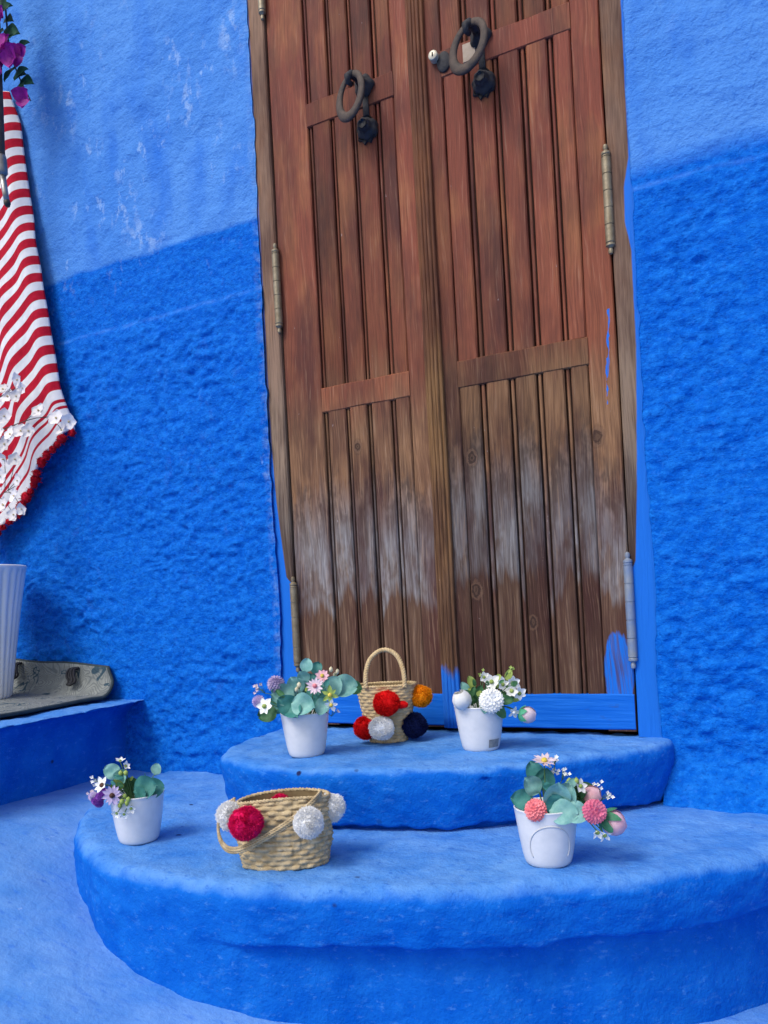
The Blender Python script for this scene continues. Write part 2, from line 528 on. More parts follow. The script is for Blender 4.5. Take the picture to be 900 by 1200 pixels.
def mat_leaf(name, c1, c2):
    g = G(name)
    n = g.noise(g.pos(), 75, 3, .6)
    c = g.mix(g.mr(n, 0.3, 0.7), c1, c2)
    c = g.node('ShaderNodeHueSaturation', {'Value': g.m('ADD', g.m('MULTIPLY', g.rnd(), 0.3), 0.85), 'Color': c})
    pb = g.done(c, 0.55, 0.3)
    tr = g.nt.nodes.new('ShaderNodeBsdfTranslucent')
    g.set(tr.inputs['Color'], c)
    mx = g.nt.nodes.new('ShaderNodeMixShader')
    mx.inputs[0].default_value = 0.15
    out = g.nt.nodes['Material Output']
    g.nt.links.new(g.b.outputs[0], mx.inputs[1])
    g.nt.links.new(tr.outputs[0], mx.inputs[2])
    g.nt.links.new(mx.outputs[0], out.inputs['Surface'])
    return pb

M_WALL = mat_wall()
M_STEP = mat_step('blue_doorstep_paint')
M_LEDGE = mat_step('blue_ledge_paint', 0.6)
M_GROUND = mat_ground()
M_WOOD = mat_wood('weathered_door_wood')
M_JAMB = mat_wood('weathered_frame_wood', 'jamb')
M_MOULD = mat_wood('moulding_wood', 'moulding')
M_BLUEW = mat_bluewood()
M_GROOVE = simple('dark_stained_groove', (0.055, 0.022, 0.012), (0.085, 0.034, 0.018), 20, 0.8)
M_GAP = simple('dark_gap', (0.012, 0.009, 0.008), rough=0.9)
M_IRON = simple('rusty_iron', (0.050, 0.038, 0.032), (0.100, 0.068, 0.052), 45, 0.75, metal=0.2, bump=0.5, bscale=140)
M_IRON2 = simple('black_iron', (0.012, 0.013, 0.020), (0.035, 0.033, 0.036), 50, 0.75, metal=0.15, bump=0.5, bscale=120)
M_BRASS = simple('aged_brass', (0.20, 0.155, 0.095), (0.30, 0.25, 0.17), 40, 0.5, metal=0.45, bump=0.3, bscale=120)
M_STEEL = simple('painted_hinge', (0.26, 0.29, 0.33), (0.14, 0.22, 0.40), 22, 0.5, metal=0.3, bump=0.3, bscale=120)
M_LOCK = simple('lock_face', (0.62, 0.57, 0.46), (0.45, 0.40, 0.30), 60, 0.4, metal=0.3)

# ------------------------------------------------------------------ the setting: ground
ZU, ZL = -0.375, -0.520        # upper and lower tread heights

def ground_z(x, y):
    a = x + 0.22 * np.minimum(0, (y + 0.80)) * -1.0 * 0.6
    xs = np.array([-9, -2.3, -1.85, -1.68, -1.55, -1.40, -1.25, -1.10, -0.87, -0.5, -0.07, 0.6, 6])
    zs = np.array([-.47, -.515, -.524, -.545, -.61, -.675, -.715, -.742, -.778, -.81, -.835, -.86, -.95])
    s = 0
    for d in np.linspace(-0.14, 0.14, 9):
        s = s + np.interp(a + d, xs, zs)
    return s / 9

gx = np.r_[np.linspace(-14, -3, 30, endpoint=False), np.linspace(-3, 0.6, 300, endpoint=False), np.linspace(0.6, 12, 34)]
gy = np.r_[np.linspace(-16, -1.7, 34, endpoint=False), np.linspace(-1.7, 0.05, 150)]
X, Y = np.meshgrid(gx, gy, indexing='ij')
Z = ground_z(X, Y) + 0.0035 * fbm(X / .12, Y / .12, 0 * X, 4) + 0.006 * vnoise(X / .4, Y / .4, 0 * X + 3)
gr = mk('ground', np.stack([X, Y, Z], -1), gridfaces(len(gx), len(gy)), M_GROUND, smooth=True)
gr['kind'] = 'structure'
gr['label'] = 'pale blue painted sloping street in front of the doorsteps'

# ------------------------------------------------------------------ wall with the door opening
OX0, OX1, OZ = -1.388, -0.278, 2.12
xs = np.r_[np.linspace(-6, -2.9, 24, endpoint=False), np.linspace(-2.9, OX0, 330), np.linspace(OX0, OX1, 40)[1:-1], np.linspace(OX1, 0.35, 145), np.linspace(0.35, 5, 36)[1:]]
zs = np.r_[np.linspace(-1.1, -0.62, 8, endpoint=False), np.linspace(-0.62, OZ, 600), np.linspace(OZ, 2.6, 40)[1:], np.linspace(2.6, 5.2, 20)[1:]]
X, Z = np.meshgrid(xs, zs, indexing='ij')
coarse = sstep(1.0, 0.965, Z + 0.012 * vnoise(X / .15, 0 * X, Z / .4))
lump = fbm(X / .034 + .6 * vnoise(X / .08, 0 * X, Z / .08), 0 * X + 2.2, Z / .0215 + .5 * vnoise(X / .07, 0 * X + 8, Z / .07), 2)
lump2 = fbm(X / .13, 0 * X + 7, Z / .09, 2)
fineb = fbm(X / .022, 0 * X + 5, Z / .018, 2)
amp = coarse * (0.0060 * lump * np.clip(.80 + .6 * vnoise(X / .2, 0 * X + 12, Z / .2), .3, 1.4) + 0.0035 * lump2 + 0.0012 * fineb) + (1 - coarse) * (0.0012 * lump + 0.0008 * fineb)
wave = 0.008 * vnoise(X / .7, 0 * X + 1, Z / .8) + 0.004 * lump2 * (1 - coarse)
flare = -0.11 * sstep(-0.40, -0.56, Z) * sstep(-0.5, -0.1, X) - 0.03 * sstep(-0.35, -0.60, Z) * (1 - sstep(-0.5, -0.1, X))
nearL = np.exp(-np.maximum(0, OX0 - X) / .018) * (X <= OX0 + 1e-6)
nearR = np.exp(-np.maximum(0, X - OX1) / .018) * (X >= OX1 - 1e-6)
calm = 1 - 0.92 * np.clip(nearL + nearR, 0, 1)
Yw = -0.006 * coarse + (amp + wave) * calm + flare
roundin = 0.012 * np.exp(-np.maximum(0, OX0 - X) / .008) * (X <= OX0 + 1e-6) + 0.012 * np.exp(-np.maximum(0, X - OX1) / .008) * (X >= OX1 - 1e-6)
Yw = Yw + roundin * (Z < OZ + .01) * 0.45
Xw = X + 0.0035 * vnoise(X * 0, 0 * X, Z / .035) * (nearL + nearR) + 0.003 * vnoise(X * 0 + 3, 0 * X, Z / .15) * (nearL + nearR)
nx, nz = len(xs), len(zs)
iL, iR = int(np.argmin(abs(xs - OX0))), int(np.argmin(abs(xs - OX1)))
kT = int(np.argmin(abs(zs - OZ)))
F = []
for i in range(nx - 1):
    for k in range(nz - 1):
        if iL <= i < iR and k < kT:
            continue
        F.append((i * nz + k, (i + 1) * nz + k, (i + 1) * nz + k + 1, i * nz + k + 1))
V = np.stack([Xw, Yw, Z], -1).reshape(-1, 3)
base = len(V)
extra = []
for k in range(kT + 1):                      # plaster returns into the opening
    for i in (iL, iR):
        v = V[i * nz + k].copy()
        v[1] = 0.13
        extra.append(v)
V = np.vstack([V, extra])
for k in range(kT):
    F.append((iL * nz + k, iL * nz + k + 1, base + 2 * k + 2, base + 2 * k))
    F.append((iR * nz + k + 1, iR * nz + k, base + 2 * k + 1, base + 2 * k + 3))
used = np.unique(np.array([q for f in F for q in f]))
remap = -np.ones(len(V), int)
remap[used] = np.arange(len(used))
F = [tuple(remap[q] for q in f) for f in F]
wall = mk('house_wall', V[used], F, M_WALL, smooth=True)
tag(wall, 'rough blue limewashed house wall around the wooden door, paler in its upper half', 'wall')
inner = mk('dark_interior', [(-1.6, .14, -1), (0, .14, -1), (0, .14, 2.4), (-1.6, .14, 2.4), (-1.6, .18, -1), (0, .18, -1), (0, .18, 2.4), (-1.6, .18, 2.4)],
           [(0, 1, 2, 3), (5, 4, 7, 6), (0, 4, 5, 1), (3, 2, 6, 7)], M_GAP, wall)
inner.name = 'opening_back'

# ------------------------------------------------------------------ doorsteps and ledge
def loft_step(name, plan, ztop, prof, mat, n=260, nt=56, backy=0.06, namp=1.0, seed=0.0, lipwob=0.005, under=False):
    P = spline(plan, n)
    T = np.gradient(P, axis=0)
    T /= np.linalg.norm(T, axis=1)[:, None]
    Nn = np.stack([-T[:, 1], T[:, 0]], 1)          # inward (plan runs left wall -> front -> right wall)
    s = np.linspace(0, n * .01, n)
    wob = lipwob * vnoise(s / .12, 0 * s + seed, 0 * s) + lipwob * .6 * vnoise(s / .4, 0 * s + seed + 4, 0 * s)
    P = P + Nn * wob[:, None]
    rows = []
    B = np.stack([np.linspace(P[0, 0], P[-1, 0], n), np.full(n, backy)], 1)
    e = P + Nn * prof[0][0]
    for t in np.linspace(0, 1, nt, endpoint=False):
        q = B + (e - B) * t
        rows.append(np.c_[q, np.full(n, ztop)])
    for ins, z in prof:
        uw = sstep(-1.12, -0.62, P[:, 0]) if under else np.ones(n)
        q = P + Nn * (ins * (uw if z < ztop - .025 else 1 + 0 * uw))[:, None]
        dz = 0.002 * vnoise(s / .06, 0 * s + 2 + seed, 0 * s) if z > ztop - .03 else 0.004 * vnoise(s / .16, 0 * s + 9 + seed, 0 * s) + 0.004 * vnoise(s / .045, 0 * s + 19 + seed, 0 * s)
        rows.append(np.c_[q, np.full(n, z) + dz * (1 if z < ztop - 0.001 else 0)])
    A = np.stack(rows, 1)                           # n x m x 3
    du = np.gradient(A, axis=0)
    dv = np.gradient(A, axis=1)
    Nm = np.cross(dv, du)
    Nm /= np.linalg.norm(Nm, axis=2)[..., None] + 1e-9
    d = 0.0026 * fbm(A[..., 0] / .10 + seed, A[..., 1] / .10, A[..., 2] / .07, 3) + 0.0020 * fbm(A[..., 0] / .03, A[..., 1] / .03 + seed, A[..., 2] / .025, 2)
    d = d * namp
    A = A + Nm * d[..., None]
    m = A.shape[1]
    return mk(name, A.reshape(-1, 3), gridfaces(n, m, flip=True), mat, smooth=True)

def lip(ztop, r, zb, lean, k=18):
    p = []
    for a in np.linspace(0, math.pi / 2, 7):
        p.append((r - r * math.sin(a), ztop - r + r * math.cos(a)))
    for t in np.linspace(0, 1, k)[1:]:
        p.append((lean * t ** 1.5, ztop - r + (zb - ztop + r) * t))
    return p

prof_u = lip(ZU, 0.024, ZL + 0.012, 0.022) + [(0.045, ZL + 0.006), (0.055, ZL - 0.03)]
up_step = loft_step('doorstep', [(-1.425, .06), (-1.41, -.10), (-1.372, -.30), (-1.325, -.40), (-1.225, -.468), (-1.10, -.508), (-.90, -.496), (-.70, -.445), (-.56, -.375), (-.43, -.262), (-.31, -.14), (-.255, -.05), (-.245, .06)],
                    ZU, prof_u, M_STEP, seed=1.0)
tag(up_step, 'upper rounded blue doorstep directly under the wooden double door', 'step')
prof_l = lip(ZL, 0.034, -0.628, 0.012) + [(0.022, -0.633), (0.042, -0.637), (0.055, -0.645)] + [(0.055 - 0.012 * t, -0.645 - 0.34 * t) for t in np.linspace(0.06, 1, 22)]
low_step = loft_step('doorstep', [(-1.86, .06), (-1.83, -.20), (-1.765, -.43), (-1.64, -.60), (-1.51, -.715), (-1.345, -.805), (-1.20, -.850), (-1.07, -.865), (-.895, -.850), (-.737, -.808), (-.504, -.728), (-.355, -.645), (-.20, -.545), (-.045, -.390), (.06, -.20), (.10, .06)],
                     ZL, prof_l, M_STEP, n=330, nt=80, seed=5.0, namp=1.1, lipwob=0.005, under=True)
tag(low_step, 'lower wide curved blue step with the oval basket and two pots on it', 'step')
prof_g = lip(-0.290, 0.085, -0.75, 0.0)
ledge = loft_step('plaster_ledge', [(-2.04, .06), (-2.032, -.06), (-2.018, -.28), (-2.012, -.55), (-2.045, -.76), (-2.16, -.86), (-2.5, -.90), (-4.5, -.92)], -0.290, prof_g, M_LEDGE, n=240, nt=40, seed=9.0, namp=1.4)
tag(ledge, 'smooth blue plaster ledge against the wall under the patterned mat', 'ledge')

# ------------------------------------------------------------------ double door
DB = (-0.83, 0.03, ZU)
door = empty('double_door', DB)
tag(door, 'weathered brown wooden double door with two ring knockers in the blue wall', 'door')
def dpart(name, VF, mat, parent, smooth=False):
    return mk(name, VF[0], VF[1], mat, parent, DB, smooth)

def strip(x0, x1, y0, y1, z0, z1, b=0.002, wob=0.0, nseg=24):
    """upright board with slightly uneven edges"""
    pr = [(0, y1), (0, y0 + b), (b, y0), (x1 - x0 - b, y0), (x1 - x0, y0 + b), (x1 - x0, y1)]
    zs_ = np.linspace(z0, z1, nseg)
    sd_ = random.random() * 50
    V = []
    for z in zs_:
        a = wob * snoise(z / .22, sd_)
        c = wob * snoise(z / .22, sd_ + 9)
        d = wob * 0.5 * snoise(z / .3, sd_ + 19)
        for i, (x, y) in enumerate(pr):
            V.append((x0 + x + (a if i < 3 else c), y + (d if 1 <= i <= 4 else 0), z))
    n = len(pr)
    F = gridfaces(nseg, n, closed_m=True, flip=True)
    F += [tuple(range(n))[::-1], tuple(range((nseg - 1) * n, nseg * n))]
    return V, F

ZB, ZT = -0.362, 2.04
dpart('jamb', strip(-1.410, -1.3345, 0.010, 0.10, -0.374, 2.115, 0.004, 0.0016, 60), M_JAMB, door)
dpart('jamb', strip(-0.3335, -0.2660, 0.0095, 0.10, -0.374, 2.115, 0.004, 0.0016, 60), M_JAMB, door)
dpart('lintel', bevbox(-1.334, -0.334, 0.008, 0.10, ZT + .006, 2.115, 0.004), M_JAMB, door)

def leaf_build(xa, xb, planks, beads, stl, str_, rails):
    lf = dpart('door_leaf', bevbox(xa + .001, xb - .001, 0.040, 0.075, ZB, ZT, 0.001), M_GROOVE, door)
    def sp(name, VF, mat, smooth=False):
        return mk(name, VF[0], VF[1], mat, lf, DB, smooth)
    sp('stile', strip(stl[0], stl[1], 0.019, 0.041, ZB, ZT, 0.003, 0.0012, 40), M_WOOD)
    sp('stile', strip(str_[0], str_[1], 0.019, 0.041, ZB, ZT, 0.003, 0.0012, 40), M_WOOD)
    px0, px1 = stl[1], str_[0]
    zr = [(ZB + .004, -0.268)] + rails + [(ZT - .10, ZT - .002)]
    for q, (z0, z1) in enumerate(zr):
        mt = M_BLUEW if q == 0 else M_WOOD
        VF = bevbox(px0 + .0005, px1 - .0005, 0.0165 if q else 0.0135, 0.041, z0, z1, 0.001)
        # horizontal board with chamfered top and bottom
        ch = 0.003
        y0 = 0.0175 if q else 0.0145
        xe0, xe1 = (px0 - (0.001 if q else xa * 0 + (px0 - xa) - .002), px1 + (0.001 if q else (xb - px1) - .002))
        if 0 < q < len(zr) - 1:
            y0 = 0.0180
        pr = [(0.041, z0), (y0 + ch, z0), (y0, z0 + ch), (y0, z1 - ch), (y0 + ch, z1), (0.041, z1)]
        nsg = 20
        V = []
        sd_ = random.random() * 90
        for x in np.linspace(xe0, xe1, nsg):
            a = .0018 * snoise(x / .07, sd_)
            b = .0018 * snoise(x / .07, sd_ + 5)
            for i, (y, z) in enumerate(pr):
                V.append((x, y, z + (a if i < 3 else b)))
        F = gridfaces(nsg, 6, closed_m=True) + [tuple(range(6)), tuple(range((nsg - 1) * 6, nsg * 6))[::-1]]
        sp('rail', (V, F), mt)
    spans = [(zr[i][1] - .001, zr[i + 1][0] + .001) for i in range(len(zr) - 1)]
    for z0, z1 in spans:
        for x0, x1 in planks:
            sp('plank', strip(x0, x1, 0.0205 + random.uniform(-.0006, .0006), 0.041, z0, z1, 0.0035, 0.0008, 30), M_WOOD)
        for xc, wd in beads:
            pr = [(wd / 2 * math.cos(a), -wd * .42 * math.sin(a)) for a in np.linspace(math.pi, 0, 7)]
            zz = np.linspace(z0, z1, 20)
            V = []
            for z in zz:
                a = .0007 * snoise(z / .2, xc * 40)
                for x, y in pr:
                    V.append((xc + x + a, 0.0275 + y, z))
            F = gridfaces(len(zz), 7, flip=True)
            sp('bead', (V, F), M_WOOD, True)
    return lf, sp

L, spL = leaf_build(-1.3305, -0.8335, [(-1.1865, -1.126), (-1.1115, -1.0545), (-1.039, -0.978), (-0.960, -0.9165)], [(-1.1945, .0074), (-1.1188, .0066), (-1.0468, .0066), (-0.969, .0080)],
                    (-1.3305, -1.2025), (-0.9145, -0.8335), [(0.578, 0.652), (1.436, 1.508)])
Rr, spR = leaf_build(-0.8305, -0.3385, [(-0.7635, -0.707), (-0.6865, -0.624), (-0.6045, -0.549), (-0.5295, -0.474), (-0.4565, -0.4125)], [(-0.6968, .0098), (-0.6143, .0092), (-0.5393, .0090), (-0.4653, .0082)],
                     (-0.8305, -0.7655), (-0.4105, -0.3385), [(0.578, 0.652), (1.439, 1.512)])
# fluted moulding on the meeting edge of the left leaf
pr = []
xa, xb = -0.860, -0.808
nfl = 5
for i in range(nfl):
    for a in np.linspace(0, math.pi, 7)[:-1]:
        pr.append((xa + (xb - xa) * (i + (1 - math.cos(a)) / 2) / nfl, 0.010 - 0.0040 * math.sin(a) - (0.004 if 1 <= i <= 3 else 0.0)))
pr.append((xb, 0.010))
pr = [(xa, 0.020)] + pr + [(xb, 0.020)]
V = []
zz = np.linspace(ZB, ZT, 70)
for z in zz:
    for j, (x, y) in enumerate(pr):
        V.append((x + .0012 * snoise(z / .25, 4.), y + .0012 * snoise(z / .12, j * .8 + 2.), z))
n = len(pr)
F = gridfaces(len(zz), n, flip=True) + [tuple(range(n))[::-1], tuple(range((len(zz) - 1) * n, len(zz) * n))]
spL('meeting_moulding', (V, F), M_MOULD, True)

def hinge(sp, x, z0, z1, mat):
    h = z1 - z0
    r = 0.0115
    pf = [(0.001, z0), (.0055, z0 + .003), (.0065, z0 + .010), (.0045, z0 + .016), (.009, z0 + .020), (r, z0 + .022), (r, z0 + .027), (.0095, z0 + .029), (r, z0 + .031)]
    k = 5
    a, b = z0 + .033, z1 - .033
    for i in range(k):
        s0, s1 = a + (b - a) * i / k, a + (b - a) * (i + 1) / k
        pf += [(r, s0 + .0012), (r, s1 - .0022), (r * .86, s1 - .0020), (r * .86, s1 - .0002), (r, s1)]
    pf += [(r, z1 - .031), (.0095, z1 - .029), (r, z1 - .027), (r, z1 - .022), (.009, z1 - .020), (.0045, z1 - .016), (.0065, z1 - .010), (.0055, z1 - .003), (0.001, z1)]
    V, F = lathe(pf, 22, x, 0.006)
    o_ = sp('hinge', (V, F), mat, True)
    o_.data.set_sharp_from_angle(angle=R(38))
for z0, z1 in ((-0.203, 0.092), (0.838, 1.116), (1.80, 2.03)):
    hinge(spL, -1.3325, z0, z1, M_BRASS)
    hinge(spR, -0.3370, z0, z1, M_STEEL if z0 < .5 else M_BRASS)

def knocker(sp, x, zt, tilt, wide):
    # staple that carries the ring
    mb = MB()
    pl = [(r * (1 + .10 * math.cos(5 * a)) * math.cos(a), r * (1 + .10 * math.cos(5 * a)) * math.sin(a)) for r in (.030,) for a in np.linspace(0, 2 * math.pi, 30, endpoint=False)]
    for y, s in ((0.0165, 1.0), (0.008, .96), (0.003, .72), (-.006, .46), (-.018, .40)):
        mb.V += [(x + u * s, y, zt + v * s) for u, v in pl]
    mb.F += gridfaces(5, 30, closed_m=True) + [tuple(range(120, 150))]
    mb.add(*tube([(x, -.010, zt), (x - .004, -.028, zt + .005), (x - .010, -.046, zt + .003), (x - .016, -.058, zt - .008), (x - .017, -.054, zt - .020), (x - .012, -.040, zt - .022)], [.013, .0125, .0115, .0105, .009, .007], 10))
    # long back plate with a scalloped foot
    pl2 = [(-.010, -.085), (-.022, -.100), (-.033, -.118), (-.027, -.134), (-.030, -.150), (-.017, -.153), (-.010, -.166), (0, -.157), (.010, -.166), (.017, -.153), (.030, -.150), (.027, -.134), (.033, -.118), (.022, -.100), (.010, -.085)]
    n2 = len(pl2)
    mb.add(*bevbox(x - .009, x + .009, .0150, .0205, zt - .10, zt - .02, .001))
    mb.add([(x + u * y2, y1, zt + v) for y1, y2 in ((.0205, 1), (.0145, 1), (.0130, .9)) for u, v in pl2], gridfaces(3, n2, closed_m=True) + [tuple(range(2 * n2, 3 * n2))])
    sp('knocker_staple', (mb.V, mb.F), M_IRON2, True)
    # oval ring hanging off the staple
    rc = Vector((x - .014, -.050, zt - .058))
    P = []
    rw, rh = wide, .060
    for a in np.linspace(0, 2 * math.pi, 48, endpoint=False):
        u, v = rw * math.cos(a), rh * math.sin(a)
        u, v = u * math.cos(tilt) - v * math.sin(tilt), u * math.sin(tilt) + v * math.cos(tilt)
        P.append(rc + Vector((u * .93, -.30 * u + 0.10 * v, v)))
    V = []
    npt = len(P)
    Tn = [(P[(i + 1) % npt] - P[i - 1]).normalized() for i in range(npt)]
    Cn = [(P[i] - rc).normalized() for i in range(npt)]
    for i in range(npt):
        B = Tn[i].cross(Cn[i]).normalized()
        rr = .0098 + .0020 * math.cos(2 * math.pi * i / npt + 1.5)
        for q in range(10):
            a = 2 * math.pi * q / 10
            V.append(P[i] + Cn[i] * math.cos(a) * rr * 1.25 + B * math.sin(a) * rr * .70)
    sp('knocker_ring', (V, gridfaces(npt, 10, closed_n=True, closed_m=True)), M_IRON, True)
    # striker boss with a scalloped base
    mb = MB()
    zs_ = zt - .126
    pl = [(r_ * math.cos(a), r_ * math.sin(a)) for a in np.linspace(0, 2 * math.pi, 36, endpoint=False) for r_ in (.029 * (1 + .14 * abs(math.sin(3 * a))),)]
    for y, s in ((0.0205, 1.0), (0.010, .98), (0.004, .86), (0.0, .66), (-.008, .60), (-.016, .58), (-.020, .40)):
        mb.V += [(x + .003 + u * s, y, zs_ + v * s) for u, v in pl]
    mb.F += gridfaces(7, 36, closed_m=True) + [tuple(range(216, 252))]
    sp('knocker_striker', (mb.V, mb.F), M_IRON2, True)

knocker(spL, -1.003, 1.492, R(-8), .046)
knocker(spR, -0.648, 1.505, R(-24), .052)
V, F = lathe([(.001, 0), (.008, 0.0), (.0095, .001), (.0125, .001), (.0135, .003), (.0135, .045)], 20)
V = [(-0.782 + a, -0.002 + c, 1.495 + b) for a, b, c in V]
spR('lock_cylinder', (V, F), M_LOCK, True)
spR('keyhole', bevbox(-0.784, -0.780, -0.0030, -0.0018, 1.490, 1.501, .0002), M_GAP)
V, F = lathe([(.001, 0), (.020, 0.0), (.022, .002), (.022, .006)], 20)
spR('lock_hole_disc', ([(-0.757 + a * .9, 0.0125 + c, 1.476 + b * 1.3) for a, b, c in V], F), M_IRON2, True)  # black disc whose colour stands in for the dark of an open hole
spR('latch_plate', bevbox(-0.700, -0.664, 0.0125, 0.018, 1.452, 1.500, .001), simple('bare_wood_patch', (.42, .33, .25), (.34, .25, .18), 50, .6))

# ------------------------------------------------------------------ striped blanket
M_BLANK = None
def mat_blanket():
    g = G('red_white_striped_weave')
    uv = g.node('ShaderNodeUVMap', uv_map='UVMap')
    u, v, _ = g.xyz(uv)
    wv = g.m('ADD', v, g.m('MULTIPLY', g.m('SUBTRACT', g.noise(uv, 14, 3), 0.5), 0.003))
    ph = g.m('FRACT', g.m('DIVIDE', wv, 0.0640))
    st = g.m('MULTIPLY', g.mr(ph, 0.02, 0.05), g.mr(ph, 0.57, 0.54))
    main = g.m('LESS_THAN', v, 1.142)
    st = g.m('MULTIPLY', st, main)
    def line(c, h):
        return g.mr(g.m('ABSOLUTE', g.m('SUBTRACT', wv, c)), h, h * .7)
    tail = g.m('MAXIMUM', line(1.163, .007), g.m('MAXIMUM', line(1.186, .006), line(1.226, .006)))
    st = g.m('MAXIMUM', st, tail)
    thread = g.m('SINE', g.m('MULTIPLY', v, 2200.0))
    thread2 = g.m('SINE', g.m('MULTIPLY', u, 1500.0))
    wvn = g.m('MULTIPLY', thread, thread2)
    red = g.mix(g.mr(g.noise(uv, 60, 4), .3, .7), (0.40, 0.006, 0.022), (0.52, 0.012, 0.035))
    wht = g.mix(g.mr(g.noise(uv, 40, 4), .35, .7), (0.70, 0.68, 0.68), (0.82, 0.80, 0.79))
    c = g.mix(st, wht, red)
    g.bump(g.m('ADD', g.m('MULTIPLY', wvn, .5), g.noise(uv, 160, 3)), 0.4, 0.002)
    return g.done(c, 0.85, 0.1)
M_BLANK = mat_blanket()
nu, nv = 70, 130
LV = 1.27
V, UV = [], []
def blanket_pt(u, v):
    k = v / LV
    ex = float(np.interp(k, [0, .11, .37, .60, .87, 1.0], [-2.425, -2.372, -2.322, -2.275, -2.226, -2.176]))
    ez = 1.93 - 1.27 * k
    th = R(20 + 8 * sstep(0., .5, k) + 9 * sstep(.6, 1.0, k)) * sstep(-.05, .10, u) + R(4)
    x = ex - u * math.cos(th)
    z = ez - u * math.sin(th)
    fold = -0.012 * math.sin(u * 15 + .6 - 1.2 * k) * sstep(0.0, .12, u) - .008 * math.sin(u * 33 + k * 2.2) * sstep(.0, .05, u) * (1 - .4 * k)
    lift = -0.05 - 0.05 * k * (0.6 + 0.4 * math.sin(k * 4))
    roll_ = 0.030 * math.exp(-u / .016)
    y = lift + fold + roll_ + .004 * snoise(u / .06, v / .09 + 1.)
    return x, y, z + .006 * snoise(u / .08, v / .3 + 4.) * k
for i in range(nu):
    for j in range(nv):
        u, v = .62 * (i / (nu - 1)) ** 1.25, LV * j / (nv - 1)
        V.append(blanket_pt(u, v))
        UV.append((u, v))
BB = np.array((-2.4, -.06, .35))
blanket_root = empty('striped_blanket', BB)
tag(blanket_root, 'red and white striped woven blanket with red fringe hanging on the wall', 'blanket')
bl = mk('cloth', V, gridfaces(nu, nv), M_BLANK, blanket_root, BB, True)
uvl = bl.data.uv_layers.new(name='UVMap')
for lp in bl.data.loops:
    uvl.data[lp.index].uv = UV[lp.vertex_index]
sm = bl.modifiers.new('thickness', 'SOLIDIFY')
sm.thickness = 0.009
sm.offset = 0
M_FRINGE = simple('red_wool', (0.36, 0.004, 0.012), (0.52, 0.012, 0.03), 60, .9, .1)

def fuzz(c, r, n, wdt, core=True, sq=(1, 1, 1), shag=.12):
    """pompom geometry: lumpy core plus many thin yarn ends"""
    rg = np.random.default_rng(int(abs(c[0] * 1e4) + abs(c[2] * 3e4)) + 1)
    mb = MB()
    c, sq = np.array(c), np.array(sq)
    nrm = lambda a: a / (np.linalg.norm(a, axis=-1, keepdims=True) + 1e-9)
    if core:
        bm = bmesh.new()
        bmesh.ops.create_icosphere(bm, subdivisions=3, radius=1)
        bm.verts.ensure_lookup_table()
        V = np.array([v.co[:] for v in bm.verts])
        k = r * (.84 + .07 * fbm(V[:, 0] * 2 + c[0] * 90, V[:, 1] * 2, V[:, 2] * 2, 2))
        mb.add((V * k[:, None] * sq + c).tolist(), [[v.index for v in f.verts] for f in bm.faces])
        bm.free()
    d = nrm(rg.normal(size=(n, 3)))
    lobe = 1 + .07 * fbm(d[:, 0] * 1.8 + c[0] * 90, d[:, 1] * 1.8, d[:, 2] * 1.8 + c[2] * 50, 2)
    t = nrm(np.cross(d, rg.normal(size=(n, 3))))
    j = nrm(d + t * rg.uniform(.05, .75, (n, 1)) + np.array((0, 0, -.10)))
    a = c + d * sq * (r * .72 * lobe)[:, None]
    L_ = r * (rg.uniform(.19, .25, n) + shag * rg.random(n) * (rg.random(n) < .12))
    b = a + j * sq * (L_ * lobe)[:, None]
    b2 = (a + b) / 2 + t * (L_ * .12)[:, None]
    s1 = nrm(np.cross(d, j) + 1e-6)
    u1 = np.cross(s1, j)
    w_ = (wdt * rg.uniform(.7, 1.4, n))[:, None]
    ring = lambda p, k: [p + s1 * w_ * k, p - s1 * .5 * w_ * k + u1 * .86 * w_ * k, p - s1 * .5 * w_ * k - u1 * .86 * w_ * k]
    V = np.stack(ring(a, 1) + ring(b2, 1) + ring(b, .6), 1).reshape(-1, 3)
    base = np.array([(0, 1, 4, 3), (1, 2, 5, 4), (2, 0, 3, 5), (3, 4, 7, 6), (4, 5, 8, 7), (5, 3, 6, 8)])
    F = (base[None] + 9 * np.arange(n)[:, None, None]).reshape(-1, 4)
    mb.add(V.tolist(), F.tolist())
    return mb.V, mb.F

for q in range(19):
    u = .006 + q * .031 + random.uniform(-.006, .006)
    x, y, z = blanket_pt(u, LV)
    mk('fringe_tassel', *fuzz((x, y, z - .006 - .006 * random.random()), random.uniform(.013, .021), 260, .0013, sq=(1.1, .8, random.uniform(.8, 1.3)), shag=.5), M_FRINGE, blanket_root, BB)

# ------------------------------------------------------------------ pole end beside the blanket
PR = (-2.41, -.17, 1.40)
pole = empty('wooden_pole', PR)
tag(pole, 'dark wooden pole with metal ferrule and tip hanging beside the striped blanket', 'pole')
mk('shaft', *tube([(-2.30, -.16, 2.5), (-2.312, -.16, 1.9), (-2.320, -.16, 1.59)], .015, 14), simple('pole_wood', (.06, .035, .022), (.11, .07, .045), 30, .6), pole, PR, True)
mk('ferrule', *tube([(-2.320, -.16, 1.60), (-2.319, -.16, 1.59), (-2.317, -.16, 1.54), (-2.316, -.16, 1.53)], [.017, .019, .019, .012], 16), simple('ferrule_steel', (.30, .28, .26), (.18, .17, .16), 30, .4, metal=.7), pole, PR, True)
mk('tip', *tube([(-2.317, -.16, 1.54), (-2.308, -.16, 1.48), (-2.300, -.16, 1.435)], [.011, .010, .009], 14), simple('tip_steel', (.40, .39, .38), (.25, .24, .23), 30, .35, metal=.8), pole, PR, True)
